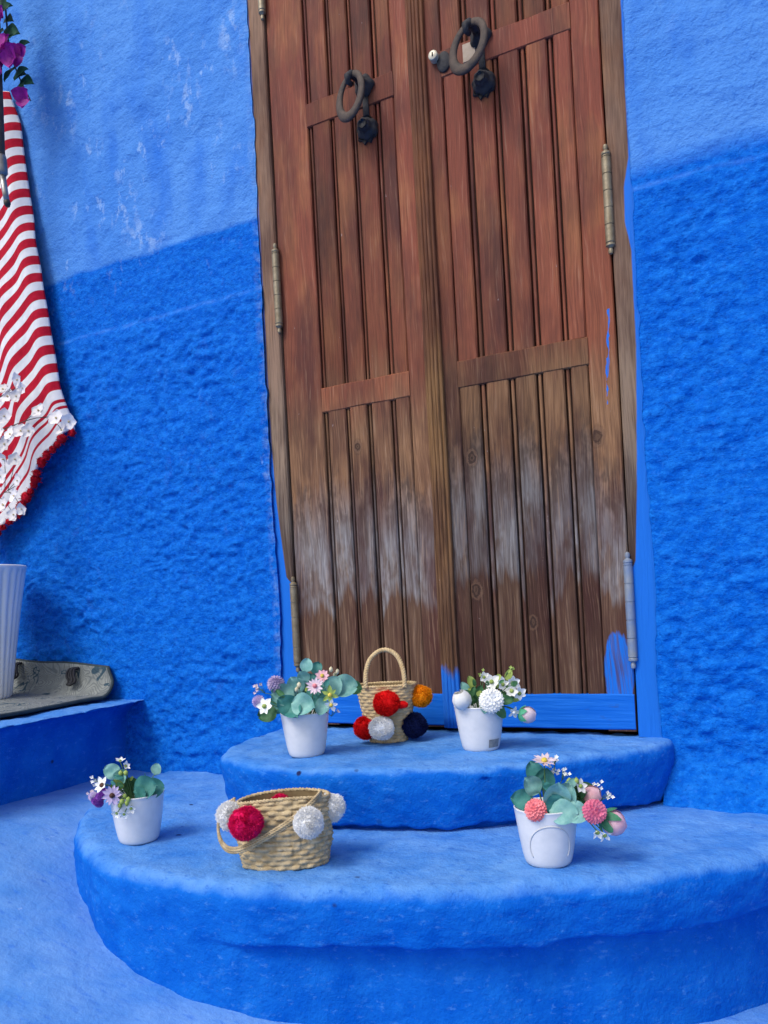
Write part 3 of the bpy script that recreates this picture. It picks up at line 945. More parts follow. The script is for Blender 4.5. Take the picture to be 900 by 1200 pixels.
mk('tip_cap', *tube([(-2.301, -.16, 1.440), (-2.299, -.16, 1.43), (-2.297, -.16, 1.420)], [.011, .0115, .007], 14), simple('black_rubber', (.015, .015, .015), rough=.6), pole, PR, True)

# ------------------------------------------------------------------ plant pieces
def basis(d, up=None):
    d = Vector(d).normalized()
    up = Vector(up or (0, -1, .3))
    s = d.cross(up)
    if s.length < 1e-3:
        s = d.cross(Vector((1, 0, 0)))
    s.normalize()
    n = s.cross(d)
    return d, s, n

def leaf_geo(base, d, L_, W_, up=None, round_=0.5, curl=.25, cup=.2, nl=8, nw=4, notch=0.0, blunt=.8):
    d, s, n = basis(d, up)
    base = Vector(base)
    V = []
    for i in range(nl + 1):
        t = i / nl
        wdt = W_ * (math.sin(math.pi * min(1, t ** round_) * .985 + .02)) ** blunt
        for j in range(-nw, nw + 1):
            q = j / nw
            tt = t - notch * (1 - abs(q)) * (t > .8)
            V.append(base + d * (L_ * tt) + s * (wdt * .5 * q) + n * (-curl * L_ * t * t + cup * W_ * q * q * (t + .1) + .04 * W_ * math.sin(9 * t + 3 * q)))
    return V, gridfaces(nl + 1, 2 * nw + 1)

def petals_geo(c, axis, n, L_, W_, lift=.3, jit=.15, r0=.15, round_=.75, layers=1):
    a = Vector(axis).normalized()
    s = a.cross(Vector((.3, .5, .8))).normalized()
    t = a.cross(s)
    mb = MB()
    for ly in range(layers):
        for q in range(n):
            an = 2 * math.pi * (q + .5 * ly) / n + random.uniform(-jit, jit)
            rad = s * math.cos(an) + t * math.sin(an)
            lf = lift + ly * .45 + random.uniform(-jit, jit)
            d = rad * math.cos(lf) + a * math.sin(lf)
            k = random.uniform(.85, 1.1) * (1 - .2 * ly)
            mb.add(*leaf_geo(Vector(c) + rad * L_ * r0, d, L_ * k, W_ * k, up=a * math.cos(lf) - rad * math.sin(lf), round_=round_, curl=random.uniform(-.05, .18), cup=.15, nl=5, nw=2))
    return mb.V, mb.F

def ball_geo(c, r, sub=2, sq=(1, 1, 1), jit=.05):
    bm = bmesh.new()
    bmesh.ops.create_icosphere(bm, subdivisions=sub, radius=r)
    V = [Vector(c) + Vector((v.co.x * sq[0], v.co.y * sq[1], v.co.z * sq[2])) * (1 + random.uniform(-jit, jit)) for v in bm.verts]
    bm.verts.ensure_lookup_table()
    F = [[v.index for v in f.verts] for f in bm.faces]
    bm.free()
    return V, F

def mum_geo(c, r, axis, n=120):
    """chrysanthemum head: scales of small petals over a dome"""
    a = Vector(axis).normalized()
    mb = MB()
    mb.add(*ball_geo(c, r * .84, 2))
    for q in range(n):
        z = 1 - 1.7 * (q + .5) / n
        ph = q * 2.39996
        s = a.cross(Vector((.3, .5, .8))).normalized()
        t = a.cross(s)
        d = (a * z + (s * math.cos(ph) + t * math.sin(ph)) * math.sqrt(max(0, 1 - z * z))).normalized()
        ee = d - a * d.dot(a)
        ee = ee.normalized() if ee.length > 1e-3 else s
        mer = ee * d.dot(a) - a * d.dot(ee)
        mb.add(*leaf_geo(Vector(c) + d * r * .80 - mer * r * .15, mer * .75 + d * random.uniform(.45, .8), r * .46, r * .36, up=d - mer * .5, round_=.9, curl=-.15, cup=.25, nl=3, nw=1))
    return mb.V, mb.F

def rose_geo(c, r, axis, n=22):
    """closed bloom of overlapping petals"""
    a = Vector(axis).normalized()
    s = a.cross(Vector((.3, .5, .8))).normalized()
    t = a.cross(s)
    mb = MB()
    mb.add(*ball_geo(Vector(c) - a * r * .05, r * .80, 2, jit=.03))
    for q in range(n):
        k = (q + .5) / n
        an = q * 2.4
        rr = r * (.18 + .82 * k ** .8)
        V = []
        for i in range(6):
            el = -1.2 + (1.2 + 1.42 - .38 * k) * i / 5
            for j in range(7):
                az = an + (j - 3) / 3 * 1.05
                w_ = rr * (1 + .03 * math.sin(5 * az + q)) * (1 + .05 * ((q * 7) % 3)) * (1 if i < 5 else 1.05) * (1 - .05 * ((j - 3) / 3) ** 2)
                V.append(Vector(c) + (s * math.cos(az) + t * math.sin(az)) * w_ * math.cos(el) + a * w_ * math.sin(el) * 1.02)
        mb.add(V, gridfaces(6, 7))
    return mb.V, mb.F

TEAL = mat_leaf('teal_leaf', (0.15, 0.38, 0.35), (0.27, 0.52, 0.47))
TEALD = mat_leaf('dark_teal_leaf', (0.04, 0.20, 0.18), (0.07, 0.27, 0.24))
GREEN = mat_leaf('green_leaf', (0.035, 0.12, 0.05), (0.07, 0.20, 0.08))
LIME = mat_leaf('lime_green', (0.28, 0.40, 0.08), (0.40, 0.50, 0.14))
WHITE_P = mat_leaf('white_petal', (0.88, 0.88, 0.86), (0.93, 0.93, 0.91))
PINK_P = mat_leaf('pink_petal', (0.78, 0.40, 0.46), (0.84, 0.54, 0.58))
BLUSH_P = mat_leaf('blush_petal', (0.76, 0.58, 0.66), (0.84, 0.70, 0.74))
CORAL_P = mat_leaf('coral_petal', (0.74, 0.17, 0.20), (0.80, 0.30, 0.33))
MUM_P = mat_leaf('deep_pink_petal', (0.70, 0.13, 0.26), (0.80, 0.28, 0.40))
LILAC_P = mat_leaf('lilac_petal', (0.44, 0.36, 0.62), (0.62, 0.52, 0.74))
PURPLE_P = mat_leaf('purple_petal', (0.18, 0.035, 0.36), (0.34, 0.09, 0.50))
YELLOW_C = mat_leaf('yellow_centre', (0.68, 0.52, 0.06), (0.76, 0.62, 0.14))
BROWN_C = mat_leaf('brown_centre', (0.06, 0.025, 0.02), (0.12, 0.05, 0.03))
STEM_M = mat_leaf('stem_green', (0.07, 0.17, 0.06), (0.12, 0.24, 0.09))
SOIL = simple('moss_filler', (0.03, 0.06, 0.03), (0.05, 0.10, 0.04), 90, .9)
POTM = simple('white_glazed_plastic', (0.66, 0.67, 0.69), (0.74, 0.74, 0.75), 35, 0.25, 0.5)

def pot_mesh():
    ro, rb, h = .0615, .0435, .110
    pf = [(0.0005, .003), (rb - .012, .003), (rb - .008, .0), (rb - .003, .0), (rb, .0035)]
    for t in np.linspace(.05, .97, 14):
        pf.append((rb + (ro - rb) * t ** .72, .0035 + (h - .0035) * t))
    pf += [(ro + .0004, h - .002), (ro - .0006, h), (ro - .0026, h - .0006), (ro - .0034, h - .004), (ro - .007, .086)]
    V, F = lathe(pf, 56)
    return V, F
PV, PF = pot_mesh()
POT_ME = None

class Pot:
    def __init__(s, loc, label, rz=0):
        global POT_ME
        s.root = empty('flower_pot', loc, YAW + rz)
        tag(s.root, label, 'flower pot', 'white pots of artificial flowers')
        if POT_ME is None:
            o = mk('pot', PV, PF, POTM, s.root, smooth=True)
            POT_ME = o.data
        else:
            o = bpy.data.objects.new('pot', POT_ME)
            COL.objects.link(o)
            o.parent = s.root
        s.pot = o
        V, F = lathe([(.0005, .094), (.02, .097), (.040, .093), (.0555, .087)], 24)
        V = [(a, b, c + random.uniform(-.004, .004)) for a, b, c in V]
        s.p('filler', (V, F), SOIL)
    def p(s, name, VF, mat, parent=None, smooth=True):
        return mk(name, VF[0], VF[1], mat, parent or s.root, smooth=smooth)
    def stem(s, to, r=.0012, bow=.012, x0=None):
        to = Vector(to)
        a = Vector((x0 if x0 is not None else max(-.035, min(.035, to.x * .4)), to.y * .3, .088))
        mid = (a + to) / 2 + Vector((0, 0, bow + .25 * abs(to.x)))
        P = [(a * (1 - t) ** 2 + mid * 2 * t * (1 - t) + to * t * t) for t in np.linspace(0, 1, 9)]
        return s.p('stem', tube(P, r, 5), STEM_M)
    def leaf(s, c, size, d, mat=TEAL, wide=.92, up=None, rnd=.85, curl=.2):
        c = Vector(c)
        d = Vector(d).normalized()
        s.p('leaf', leaf_geo(c - d * size * .5, d, size, size * wide, up=up, round_=rnd, curl=random.uniform(.05, .35), cup=random.uniform(.05, .35), nl=10, notch=.06, blunt=.55), mat)
        s.stem(c - d * size * .48, .001)
    def daisy(s, c, r, axis, mat, cmat, n=14, wid=.36, lift=.15, name='daisy'):
        o = s.p(name, petals_geo(c, axis, n, r * .9, r * wid, lift=lift, r0=.18, layers=1), mat)
        a = Vector(axis).normalized()
        s.p('flower_centre', ball_geo(Vector(c) + a * r * .10, r * .27, 2, jit=.08), cmat, o)
        s.stem(Vector(c) - a * .003)
        return o
    def mum(s, c, r, axis, mat):
        s.p('bloom', mum_geo(c, r, axis), mat)
        s.stem(Vector(c) - Vector(axis).normalized() * r * .4, .0014)
    def rose(s, c, r, axis, mat, sep=None):
        o = s.p('bloom', rose_geo(c, r, axis), mat)
        a = Vector(axis).normalized()
        if sep:
            s1 = a.cross(Vector((.3, .5, .8))).normalized()
            t1 = a.cross(s1)
            mb = MB()
            for q in range(6):
                V = []
                for i in range(7):
                    el = -1.5 + i / 6 * random.uniform(1.25, 1.5)
                    for j in range(5):
                        az = q * 1.047 + (j - 2) / 2 * .62 * (1 - (i / 6) ** 2.2 * .92)
                        w_ = r * (1.07 + .03 * (q % 2) + .06 * (i / 6) ** 2)
                        V.append(Vector(c) + (s1 * math.cos(az) + t1 * math.sin(az)) * w_ * math.cos(el) + a * w_ * math.sin(el))
                mb.add(V, gridfaces(7, 5))
            s.p('sepals', (mb.V, mb.F), sep, o)
        s.stem(Vector(c) - a * r, .0015)
    def buds(s, pts, r, mat, to=None):
        for q in pts:
            q = Vector(q)
            s.p('bud', ball_geo(q, r, 1, (1, 1, 1.35), .10), mat)
            s.stem(q, .0007, .006)
    def sprig(s, c, n, spread, mat, r=.0032):
        c = Vector(c)
        mb, st = MB(), MB()
        root = c - Vector((c.x * .18, 0, spread * 1.3))
        for q in range(n):
            e = c + Vector((random.gauss(0, spread * .5), random.gauss(0, spread * .4), random.gauss(0, spread * .5)))
            mb.add(*petals_geo(e, (random.uniform(-.4, .4), -1, random.uniform(-.2, .6)), 4, r * 1.6, r * 1.3, lift=.35, r0=.05))
            st.add(*tube([root, (root + e) / 2 + Vector((0, 0, .003)), e], .0005, 4))
        o = s.p('sprig', (mb.V, mb.F), mat)
        s.p('sprig_stem', (st.V, st.F), STEM_M, o)
        s.stem(root, .0009)

def dense(pt, n, mats, xr, hr, sz):
    for q in range(n):
        x_, h_ = random.uniform(*xr), random.uniform(*hr)
        pt.leaf((x_, random.uniform(-.055, .01), h_), random.uniform(*sz), (x_ * 14 + random.uniform(-.5, .5), random.uniform(-.5, .1), random.uniform(-.2, 1)), random.choice(mats), wide=random.uniform(.45, .75))

# rear left pot: eucalyptus with mixed small flowers
a = Pot((-1.085, -.355, ZU), 'white pot with bushy teal leaves and small mixed flowers, left of the straw handbag')
for x, h, y, sz, d, m in [(.011, .226, .0, .036, (.15, .1, 1), TEAL), (.002, .198, -.015, .036, (-.5, -.2, .8), TEAL), (.034, .216, .02, .034, (.5, .2, .7), TEALD), (-.049, .158, -.035, .060, (-1, -.1, .25), TEAL), (.004, .134, -.062, .062, (.9, -.3, -.15), TEAL),
                          (-.036, .134, -.05, .058, (-.6, -.2, .5), TEALD), (.034, .154, -.035, .056, (.8, -.2, .4), TEALD), (.074, .170, -.02, .058, (.6, 0, .8), TEAL), (.106, .168, -.01, .064, (1, 0, -.15), TEAL), (.128, .160, .02, .04, (1, .2, -.5), GREEN),
                          (-.092, .112, -.02, .050, (-1, -.1, -.25), GREEN), (-.018, .178, -.02, .050, (-.4, -.2, .8), TEAL), (.05, .126, -.055, .045, (.8, -.4, .2), TEAL), (-.02, .118, -.06, .05, (.3, -.5, -.3), TEALD), (.02, .18, 0, .05, (.1, 0, 1), TEALD),
                          (-.07, .13, 0, .05, (-1, 0, .3), TEALD)]:
    a.leaf((x, y, h), sz, d, m)
a.daisy((.034, -.055, .178), .021, (.1, -1, .25), BLUSH_P, CORAL_P)
a.daisy((.052, -.04, .200), .018, (.2, -1, .4), PINK_P, YELLOW_C, 9, .6)
a.mum((-.066, -.02, .184), .019, (-.3, -.4, 1), LILAC_P)
a.mum((-.113, -.01, .142), .014, (-1, -.4, .3), LILAC_P)
a.daisy((-.092, -.05, .134), .022, (-.4, -1, .2), WHITE_P, LIME, 6, .7)
a.daisy((.070, -.06, .154), .022, (.2, -1, .1), LIME, YELLOW_C, 6, .5)
a.daisy((.072, -.062, .130), .018, (.1, -1, -.3), WHITE_P, YELLOW_C, 5, .6)
a.buds([(.072, 0, .211), (.088, 0, .205), (.08, .01, .196), (-.006, -.04, .180), (-.012, -.045, .170)], .006, mat_leaf('cream_bud', (.66, .60, .40), (.74, .70, .52)))
a.sprig((-.118, .0, .176), 7, .012, BLUSH_P)
a.sprig((.085, -.04, .112), 4, .010, BLUSH_P, .0025)

dense(a, 12, [TEAL, TEALD, GREEN, LIME], (-.07, .09), (.118, .19), (.018, .032))
# rear right pot: white roses and greenery
b = Pot((-.675, -.205, ZU), 'white pot of white blooms with a drooping pink bud, near the right door leaf', 0.0)
for x, h, y, sz, d, m in [(-.015, .166, 0, .034, (-.4, 0, 1), LIME), (0, .144, -.03, .036, (.2, -.3, 1), GREEN), (.073, .144, -.02, .036, (.8, -.2, .5), GREEN), (.044, .100, -.058, .040, (.5, -.3, -.7), GREEN), (.079, .178, .01, .030, (.4, 0, 1), LIME),
                          (.006, .112, -.058, .034, (.0, -.4, -.6), TEAL), (-.02, .132, -.02, .044, (-.6, -.3, .6), GREEN), (.03, .15, .0, .044, (.2, 0, 1), GREEN), (.06, .122, -.04, .042, (.8, -.3, -.1), GREEN), (.05, .165, 0, .035, (.3, 0, 1), LIME), (-.03, .15, .01, .036, (-.5, 0, 1), TEAL), (.02, .13, -.03, .04, (.5, -.4, .2), LIME), (.09, .12, 0, .03, (1, 0, 0), LIME)]:
    b.leaf((x, y, h), sz, d, m, wide=.62)
b.rose((-.046, -.045, .128), .0235, (-.3, -.25, 1), WHITE_P)
b.mum((.024, -.058, .125), .0255, (.1, -1, .35), WHITE_P)
for c, r in (((.032, -.02, .166), .020), ((.058, -.02, .158), .018), ((.084, -.01, .158), .022), ((.097, -.02, .134), .019), ((.078, -.03, .142), .019), ((.016, .0, .176), .015)):
    b.daisy(c, r, (random.uniform(-.3, .5), -1, random.uniform(0, .8)), WHITE_P, LIME, 6, .75, .35)
b.rose((.110, -.045, .084), .021, (.95, -.05, -.15), BLUSH_P, mat_leaf('bright_green_sepal', (.05, .30, .16), (.09, .38, .22)))
b.daisy((.076, -.055, .094), .016, (.3, -1, -.4), WHITE_P, WHITE_P, 5, .6)
b.sprig((.01, 0, .186), 5, .012, LIME, .003)
b.sprig((.082, 0, .188), 6, .012, LIME, .003)
dense(b, 16, [GREEN, LIME, TEALD, GREEN], (-.03, .085), (.115, .175), (.014, .026))
st = []
for aa in np.linspace(-1.28, -.62, 10):
    for h in (.010, .030):
        rr = .0439 + .018 * (max(0, h - .0035) / .1065) ** .72
        st.append((rr * math.cos(aa) * 1.012, rr * math.sin(aa) * 1.012, h))
b.p('sticker', (st, gridfaces(10, 2)), simple('grey_sticker', (.20, .20, .20), (.32, .31, .28), 90, .5), b.pot)

# front left pot
c = Pot((-1.352, -.672, ZL), 'white pot with purple sprig and lilac daisy, leftmost on the lower step')
for x, h, y, sz, d, m in [(.031, .128, -.035, .060, (.9, -.2, .25), TEALD), (.046, .122, -.02, .052, (1, -.1, .1), TEALD), (.042, .158, .02, .028, (.3, 0, 1), TEAL), (-.052, .164, -.01, .040, (-.9, 0, .4), TEAL), (-.030, .152, -.02, .036, (.4, -.2, .8), TEAL), (.015, .112, -.04, .045, (.3, -.4, .2), TEALD),
                          (-.034, .136, -.03, .032, (-.3, -.3, .8), LIME), (-.01, .125, 0, .045, (-.2, 0, 1), GREEN)]:
    c.leaf((x, y, h), sz, d, m)
c.daisy((-.033, -.066, .121), .0225, (-.1, -1, .15), LILAC_P, BROWN_C, 13, .42)
c.daisy((-.062, -.045, .140), .020, (-.4, -.8, .6), WHITE_P, BROWN_C, 7, .6, .5)
for q in ((-.058, -.05, .125), (-.066, -.05, .117), (-.078, -.045, .107), (-.086, -.04, .115), (-.074, -.04, .100)):
    c.mum(q, .0095, (-.5, -.8, .2), PURPLE_P if q[0] > -.08 else LILAC_P)
for q, ax in (((-.031, -.01, .186), (0, -.3, 1)), ((-.020, -.01, .174), (.8, -.4, .5)), ((.008, -.07, .091), (.3, -1, -.3)), ((-.007, -.072, .080), (0, -1, -.6)), ((-.023, -.072, .083), (-.4, -1, -.4))):
    c.daisy(q, .0125, ax, WHITE_P, LIME, 5, .7, .6)
c.buds([(-.012, -.068, .106), (-.002, -.066, .102), (-.018, -.066, .098), (.002, -.066, .110), (-.008, -.06, .116), (-.028, -.02, .160), (-.016, -.02, .160)], .0055, LIME)
c.sprig((-.088, -.02, .150), 4, .010, WHITE_P, .003)
c.sprig((-.100, -.02, .122), 3, .008, BLUSH_P, .0025)

dense(c, 9, [TEALD, GREEN, LIME], (-.05, .04), (.112, .16), (.014, .026))
# front right pot
e = Pot((-.425, -.545, ZL), 'white pot with embossed ring and pink blooms, on the lower step at right')
for x, h, y, sz, d, m in [(.012, .140, -.05, .056, (.1, -.25, 1), TEAL), (.026, .138, -.048, .052, (.45, -.2, .9), TEAL), (-.018, .176, .0, .040, (-.3, 0, 1), TEALD), (-.026, .152, -.01, .042, (-.6, -.1, .7), TEAL), (-.046, .126, -.01, .044, (-1, -.1, .2), TEALD), (.020, .112, -.062, .052, (.8, -.4, -.1), TEAL),
                          (.045, .109, -.06, .046, (.9, -.3, -.35), TEAL), (.0, .16, .0, .045, (.2, 0, 1), TEALD), (.01, .122, -.05, .045, (-.3, -.3, .8), TEALD), (.065, .128, .0, .048, (1, 0, .3), GREEN), (.08, .134, .0, .036, (1, 0, .1), GREEN)]:
    e.leaf((x, y, h), sz, d, m)
e.daisy((0, -.01, .197), .0215, (.05, -.35, 1), BLUSH_P, YELLOW_C, 16, .34, .15)
e.mum((-.027, -.045, .113), .0185, (-.2, -.7, .7), CORAL_P)
e.mum((.077, -.065, .110), .0195, (.15, -1, .1), MUM_P)
e.rose((.116, -.045, .082), .0245, (.85, .10, -.55), PINK_P, mat_leaf('sepal_green', (.05, .22, .11), (.08, .30, .16)))
e.rose((.086, -.01, .125), .020, (.9, -.2, .3), PINK_P, GREEN)
for q in ((.079, -.07, .074), (.092, -.07, .068)):
    e.daisy(q, .016, (.1, -.8, -.6), WHITE_P, LIME, 4, .6, .8)
e.daisy((.062, -.03, .150), .015, (.3, -1, .3), WHITE_P, LIME, 5, .7, .4)
e.buds([(.044, -.02, .158), (.050, -.02, .152), (.055, -.03, .160), (.040, -.02, .150)], .006, LIME)
for q in ((.026, 0, .196), (.020, 0, .180), (.041, 0, .168), (.104, 0, .138), (.120, -.01, .124)):
    e.sprig(q, 6, .010, WHITE_P, .0028)
dense(e, 9, [TEAL, TEALD, GREEN], (-.04, .07), (.115, .165), (.016, .028))
ring = []
for aa in np.linspace(R(-32), R(212), 60):
    u, h = .041 * math.cos(aa), .043 + .041 * math.sin(aa)
    h = max(h, .006)
    rr = .0435 + .018 * (max(0, h - .0035) / .1065) ** .72 + .0004
    an = -math.pi / 2 - .08 + u / rr
    ring.append((rr * math.cos(an), rr * math.sin(an), h))
e.p('embossed_ring', tube(ring, .0011, 6), simple('ring_glaze', (.55, .56, .58), rough=.3), e.pot)

# ------------------------------------------------------------------ baskets and pompoms
STRAW = simple('pale_straw', (0.50, 0.36, 0.19), (0.63, 0.49, 0.29), 70, .7, .2, bump=.4, bscale=260)
STRAW2 = simple('natural_straw', (0.40, 0.30, 0.17), (0.60, 0.48, 0.30), 55, .75, .2, bump=.5, bscale=200)
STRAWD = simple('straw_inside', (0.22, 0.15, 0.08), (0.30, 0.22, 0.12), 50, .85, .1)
YARN = {k: simple(k + '_wool', c1, c2, 70, .95, .05) for k, c1, c2 in [
    ('red', (.62, .006, .008), (.74, .014, .014)), ('white', (.86, .86, .86), (.92, .92, .92)), ('orange', (.74, .22, .006), (.82, .30, .012)),
    ('navy', (.006, .010, .055), (.012, .020, .085)), ('crimson', (.62, .006, .085), (.74, .016, .13))]}

def woven(rx0, ry0, rx1, ry1, h, rows, stakes, amp, power=2.0, sag=None, bulge=0.0, per_s=6, per_r=6, jitter=0.0):
    nth, nt = stakes * per_s, rows * per_r
    V = []
    for i in range(nth):
        th = 2 * math.pi * i / nth
        ct, st_ = math.cos(th), math.sin(th)
        sup = (abs(ct) ** power + abs(st_) ** power) ** (-1 / power)
        for j in range(nt + 1):
            t = j / nt
            rx = rx0 + (rx1 - rx0) * t + bulge * math.sin(math.pi * t)
            ry = ry0 + (ry1 - ry0) * t + bulge * math.sin(math.pi * t)
            row = min(rows - 1, int(t * rows))
            fr = t * rows - row
            prof = math.sin(math.pi * fr) ** .6
            ou = math.sin(th * stakes / 2 + math.pi * row)
            d = amp * (prof * (.75 + .55 * ou) - .3)
            if jitter:
                d += jitter * float(hash3(np.int64(row * 7), np.int64(int(th * stakes / 6.2832) * 3), np.int64(5)) - .5)
            k = sup
            z = h * t + (sag(th) * t * t if sag else 0) + .0008 * math.sin(th * 5 + row)
            V.append(((rx * k + d) * ct, (ry * k + d) * st_, z))
    F = gridfaces(nth, nt + 1, closed_n=True)
    return V, F, nth, nt

def liner(rx0, ry0, rx1, ry1, h, power, sag, off=.004, n=48, bulge=0.0):
    V = []
    m = 9
    for i in range(n):
        th = 2 * math.pi * i / n
        ct, st_ = math.cos(th), math.sin(th)
        sup = (abs(ct) ** power + abs(st_) ** power) ** (-1 / power)
        V.append((0, 0, .004))
        for j in range(m):
            t = .02 + .975 * j / (m - 1)
            rx = rx0 + (rx1 - rx0) * t - off + bulge * math.sin(math.pi * t)
            ry = ry0 + (ry1 - ry0) * t - off + bulge * math.sin(math.pi * t)
            V.append((rx * sup * ct, ry * sup * st_, h * t + (sag(th) * t * t if sag else 0)))
    return V, gridfaces(n, m + 1, closed_n=True, flip=True)

def rimpath(rx, ry, h, power, sag, n=120, out=0.0):
    P = []
    for i in range(n + 1):
        th = 2 * math.pi * i / n
        ct, st_ = math.cos(th), math.sin(th)
        sup = (abs(ct) ** power + abs(st_) ** power) ** (-1 / power)
        P.append(((rx + out) * sup * ct, (ry + out) * sup * st_, h + (sag(th) if sag else 0)))
    return P

# tapered handbag basket on the upper step
B1 = empty('pompom_basket', (-.962, -.135, ZU), YAW - R(6))
tag(B1, 'small tapered straw handbag with upright handle and five coloured pompoms, by the door', 'basket', 'straw baskets with pompoms')
pw = 2.6
V, F, _, _ = woven(.050, .040, .080, .052, .150, 17, 34, .0024, pw, None, .002)
mk('woven_body', V, F, STRAW, B1, smooth=True)
V, F = liner(.050, .040, .080, .052, .150, pw, None)
mk('lining', V, F, STRAWD, B1, smooth=True)
mk('rim', *rope(rimpath(.079, .051, .151, pw, None), .0042, 2, 34, 5), STRAW, B1, smooth=True)
P = [(-.048, -.050, .148), (-.049, -.046, .168), (-.047, -.036, .195), (-.036, -.022, .224), (-.012, -.010, .243), (.014, -.008, .243), (.037, -.018, .226), (.050, -.034, .195), (.054, -.045, .168), (.054, -.050, .146)]
mk('handle', *rope(spline(P, 110), .0058, 3, 13, 6), STRAW, B1, smooth=True)
for cc, r, k, n in [((.006, -.070, .110), .038, 'red', 5000), ((-.010, -.076, .046), .036, 'white', 5000), ((-.058, -.034, .042), .034, 'red', 4000), ((.092, -.004, .116), .034, 'orange', 4000), ((.070, -.020, .042), .040, 'navy', 4500)]:
    mk('pompom', *fuzz(cc, r, n, .00055, sq=(1, .95, random.uniform(.9, 1.0)), shag=.10), YARN[k], B1)
mk('pompom_tuft', *fuzz((.044, -.070, .104), .014, 500, .0006, sq=(1.5, .8, .8)), YARN['red'], B1)

# oval low basket on the lower step
B2 = empty('pompom_basket', (-.928, -.700, ZL), YAW - R(3))
tag(B2, 'low oval straw basket with draped strap and white and crimson pompoms, on the lower step', 'basket', 'straw baskets with pompoms')
sag2 = lambda th: .002 - .004 * math.cos(th * 2) + .004 * math.cos(th)
V, F, _, _ = woven(.086, .058, .094, .040, .130, 14, 38, .0046, 2.4, sag2, .005, 7, 6, .0050)
mk('woven_body', V, F, STRAW2, B2, smooth=True)
V, F = liner(.086, .058, .094, .040, .130, 2.4, sag2, .007, 48, .005)
mk('lining', V, F, STRAWD, B2, smooth=True)
mk('rim', *rope(rimpath(.094, .040, .131, 2.4, sag2), .0042, 2, 40, 5), STRAW2, B2, smooth=True)
P = [(.082, -.018, .142), (.072, -.050, .134), (.050, -.064, .118), (.015, -.070, .094), (-.030, -.0745, .070), (-.066, -.072, .053), (-.096, -.060, .046), (-.116, -.045, .052), (-.127, -.034, .070), (-.128, -.026, .092), (-.118, -.016, .118), (-.096, -.010, .132)]
SP = spline(P, 150)
mb = MB()
for o_ in (-.0045, .0, .0045):
    mb.add(*rope([(q[0], q[1] - .0015 * (o_ == 0), q[2] + o_) for q in SP], .0030, 2, 34, 5))
mk('strap', mb.V, mb.F, STRAW2, B2, smooth=True)
for cc, r, k, n in [((-.060, -.074, .102), .036, 'crimson', 8000), ((-.104, -.016, .104), .032, 'white', 7500), ((-.012, .034, .112), .024, 'crimson', 2500), ((.062, -.072, .098), .032, 'white', 8000), ((.096, .010, .104), .032, 'white', 7500)]:
    mk('pompom', *fuzz(cc, r, n, .00055, sq=(1, .95, random.uniform(.9, 1.0)), shag=.10), YARN[k], B2)

# ------------------------------------------------------------------ mat on the ledge
def mat_rug():
    g = G('patterned_mat_fabric')
    p = g.pos()
    q = g.vm('ADD', p, g.vm('MULTIPLY', g.node('ShaderNodeTexNoise', {'Vector': p, 'Scale': 7.0, 'Detail': 2.0}, out=1), (.12, .12, .12)))
    n = g.noise(q, 9, 1, .4)
    lines = g.m('SINE', g.m('MULTIPLY', n, 170.0))
    base = g.mix(g.mr(g.noise(p, 40, 4), .3, .7), (.165, .18, .178), (.25, .265, .255))
    c = g.mix(g.mr(lines, .2, .9, 0, .6), base, (.085, .10, .11))
    n2 = g.noise(g.vm('ADD', q, (3.1, 1.7, .4)), 11, 2, .5, .6)
    c = g.mix(g.m('MULTIPLY', g.mr(g.m('ABSOLUTE', g.m('SUBTRACT', n2, .60)), .018, .008), .9), c, (.02, .055, .085))
    g.bump(g.m('ADD', g.m('MULTIPLY', lines, .4), g.noise(p, 180, 3)), .4, .003)
    return g.done(c, .85, .1)
MR0 = (-2.5, -.3, -.285)
matr = empty('patterned_mat', MR0)
tag(matr, 'grey green patterned mat with dark edge lying on the blue ledge', 'mat')
ns, ntt = 70, 60
V = []
for i in range(ns):
    s_ = i / (ns - 1)
    for j in range(ntt):
        t = j / (ntt - 1)
        arc = t * .84                                    # distance from the near edge
        edge_x = -2.065 - .015 * sstep(.3, .8, t) + .012 * math.sin(t * 9) - .022 * sstep(.90, 1.0, t)
        x = edge_x - s_ * 1.0
        flat = .62
        rise = .115 + .04 * s_
        if arc < flat:
            y, z = -.70 + arc, -.2755
        else:
            u = (arc - flat) / (.84 - flat)
            an = u * math.pi / 2 * .92
            y = -.70 + flat + .065 * math.sin(an)
            z = -.2755 + rise * (1 - math.cos(an))
        z += .004 * snoise(x / .15, y / .12 + 3.) + .010 * sstep(.10, 0., s_) * 0
        z += .028 * s_ * sstep(.2, .7, t)
        V.append((x, y, z))
cloth = mk('mat_cloth', V, gridfaces(ns, ntt), mat_rug(), matr, MR0, True)
sm = cloth.modifiers.new('thickness', 'SOLIDIFY')
sm.thickness = .012
sm.offset = 0
edge = [V[j] for j in range(ntt)] + [V[i * ntt + ntt - 1] for i in range(1, ns)]
mk('edge_binding', *tube(edge, .0062, 8), simple('dark_binding', (.015, .028, .035), (.03, .05, .055), 40, .8), matr, MR0, True)
M_TAS = simple('black_thread', (.008, .008, .012), (.02, .02, .026), 80, .8)
for x0, dz in ((-2.235, -.004), (-2.525, .018)):
    mb = MB()
    for k in range(4):
        o_ = k * .009 - .013
        a_ = .004 * math.sin(k * 2.1)
        mb.add(*tube(spline([(x0 + o_ * .6, -.026, -.172 + dz), (x0 - .010 + o_, -.042 + a_, -.176 + dz), (x0 - .004 + o_ * 1.3, -.056, -.196 + dz), (x0 + .010 + o_ * 1.2, -.062 + a_, -.215 + dz), (x0 + o_ * .5, -.070, -.228 + dz)], 16), .0045, 6))
    mk('loop_tassel', mb.V, mb.F, M_TAS, matr, MR0, True)

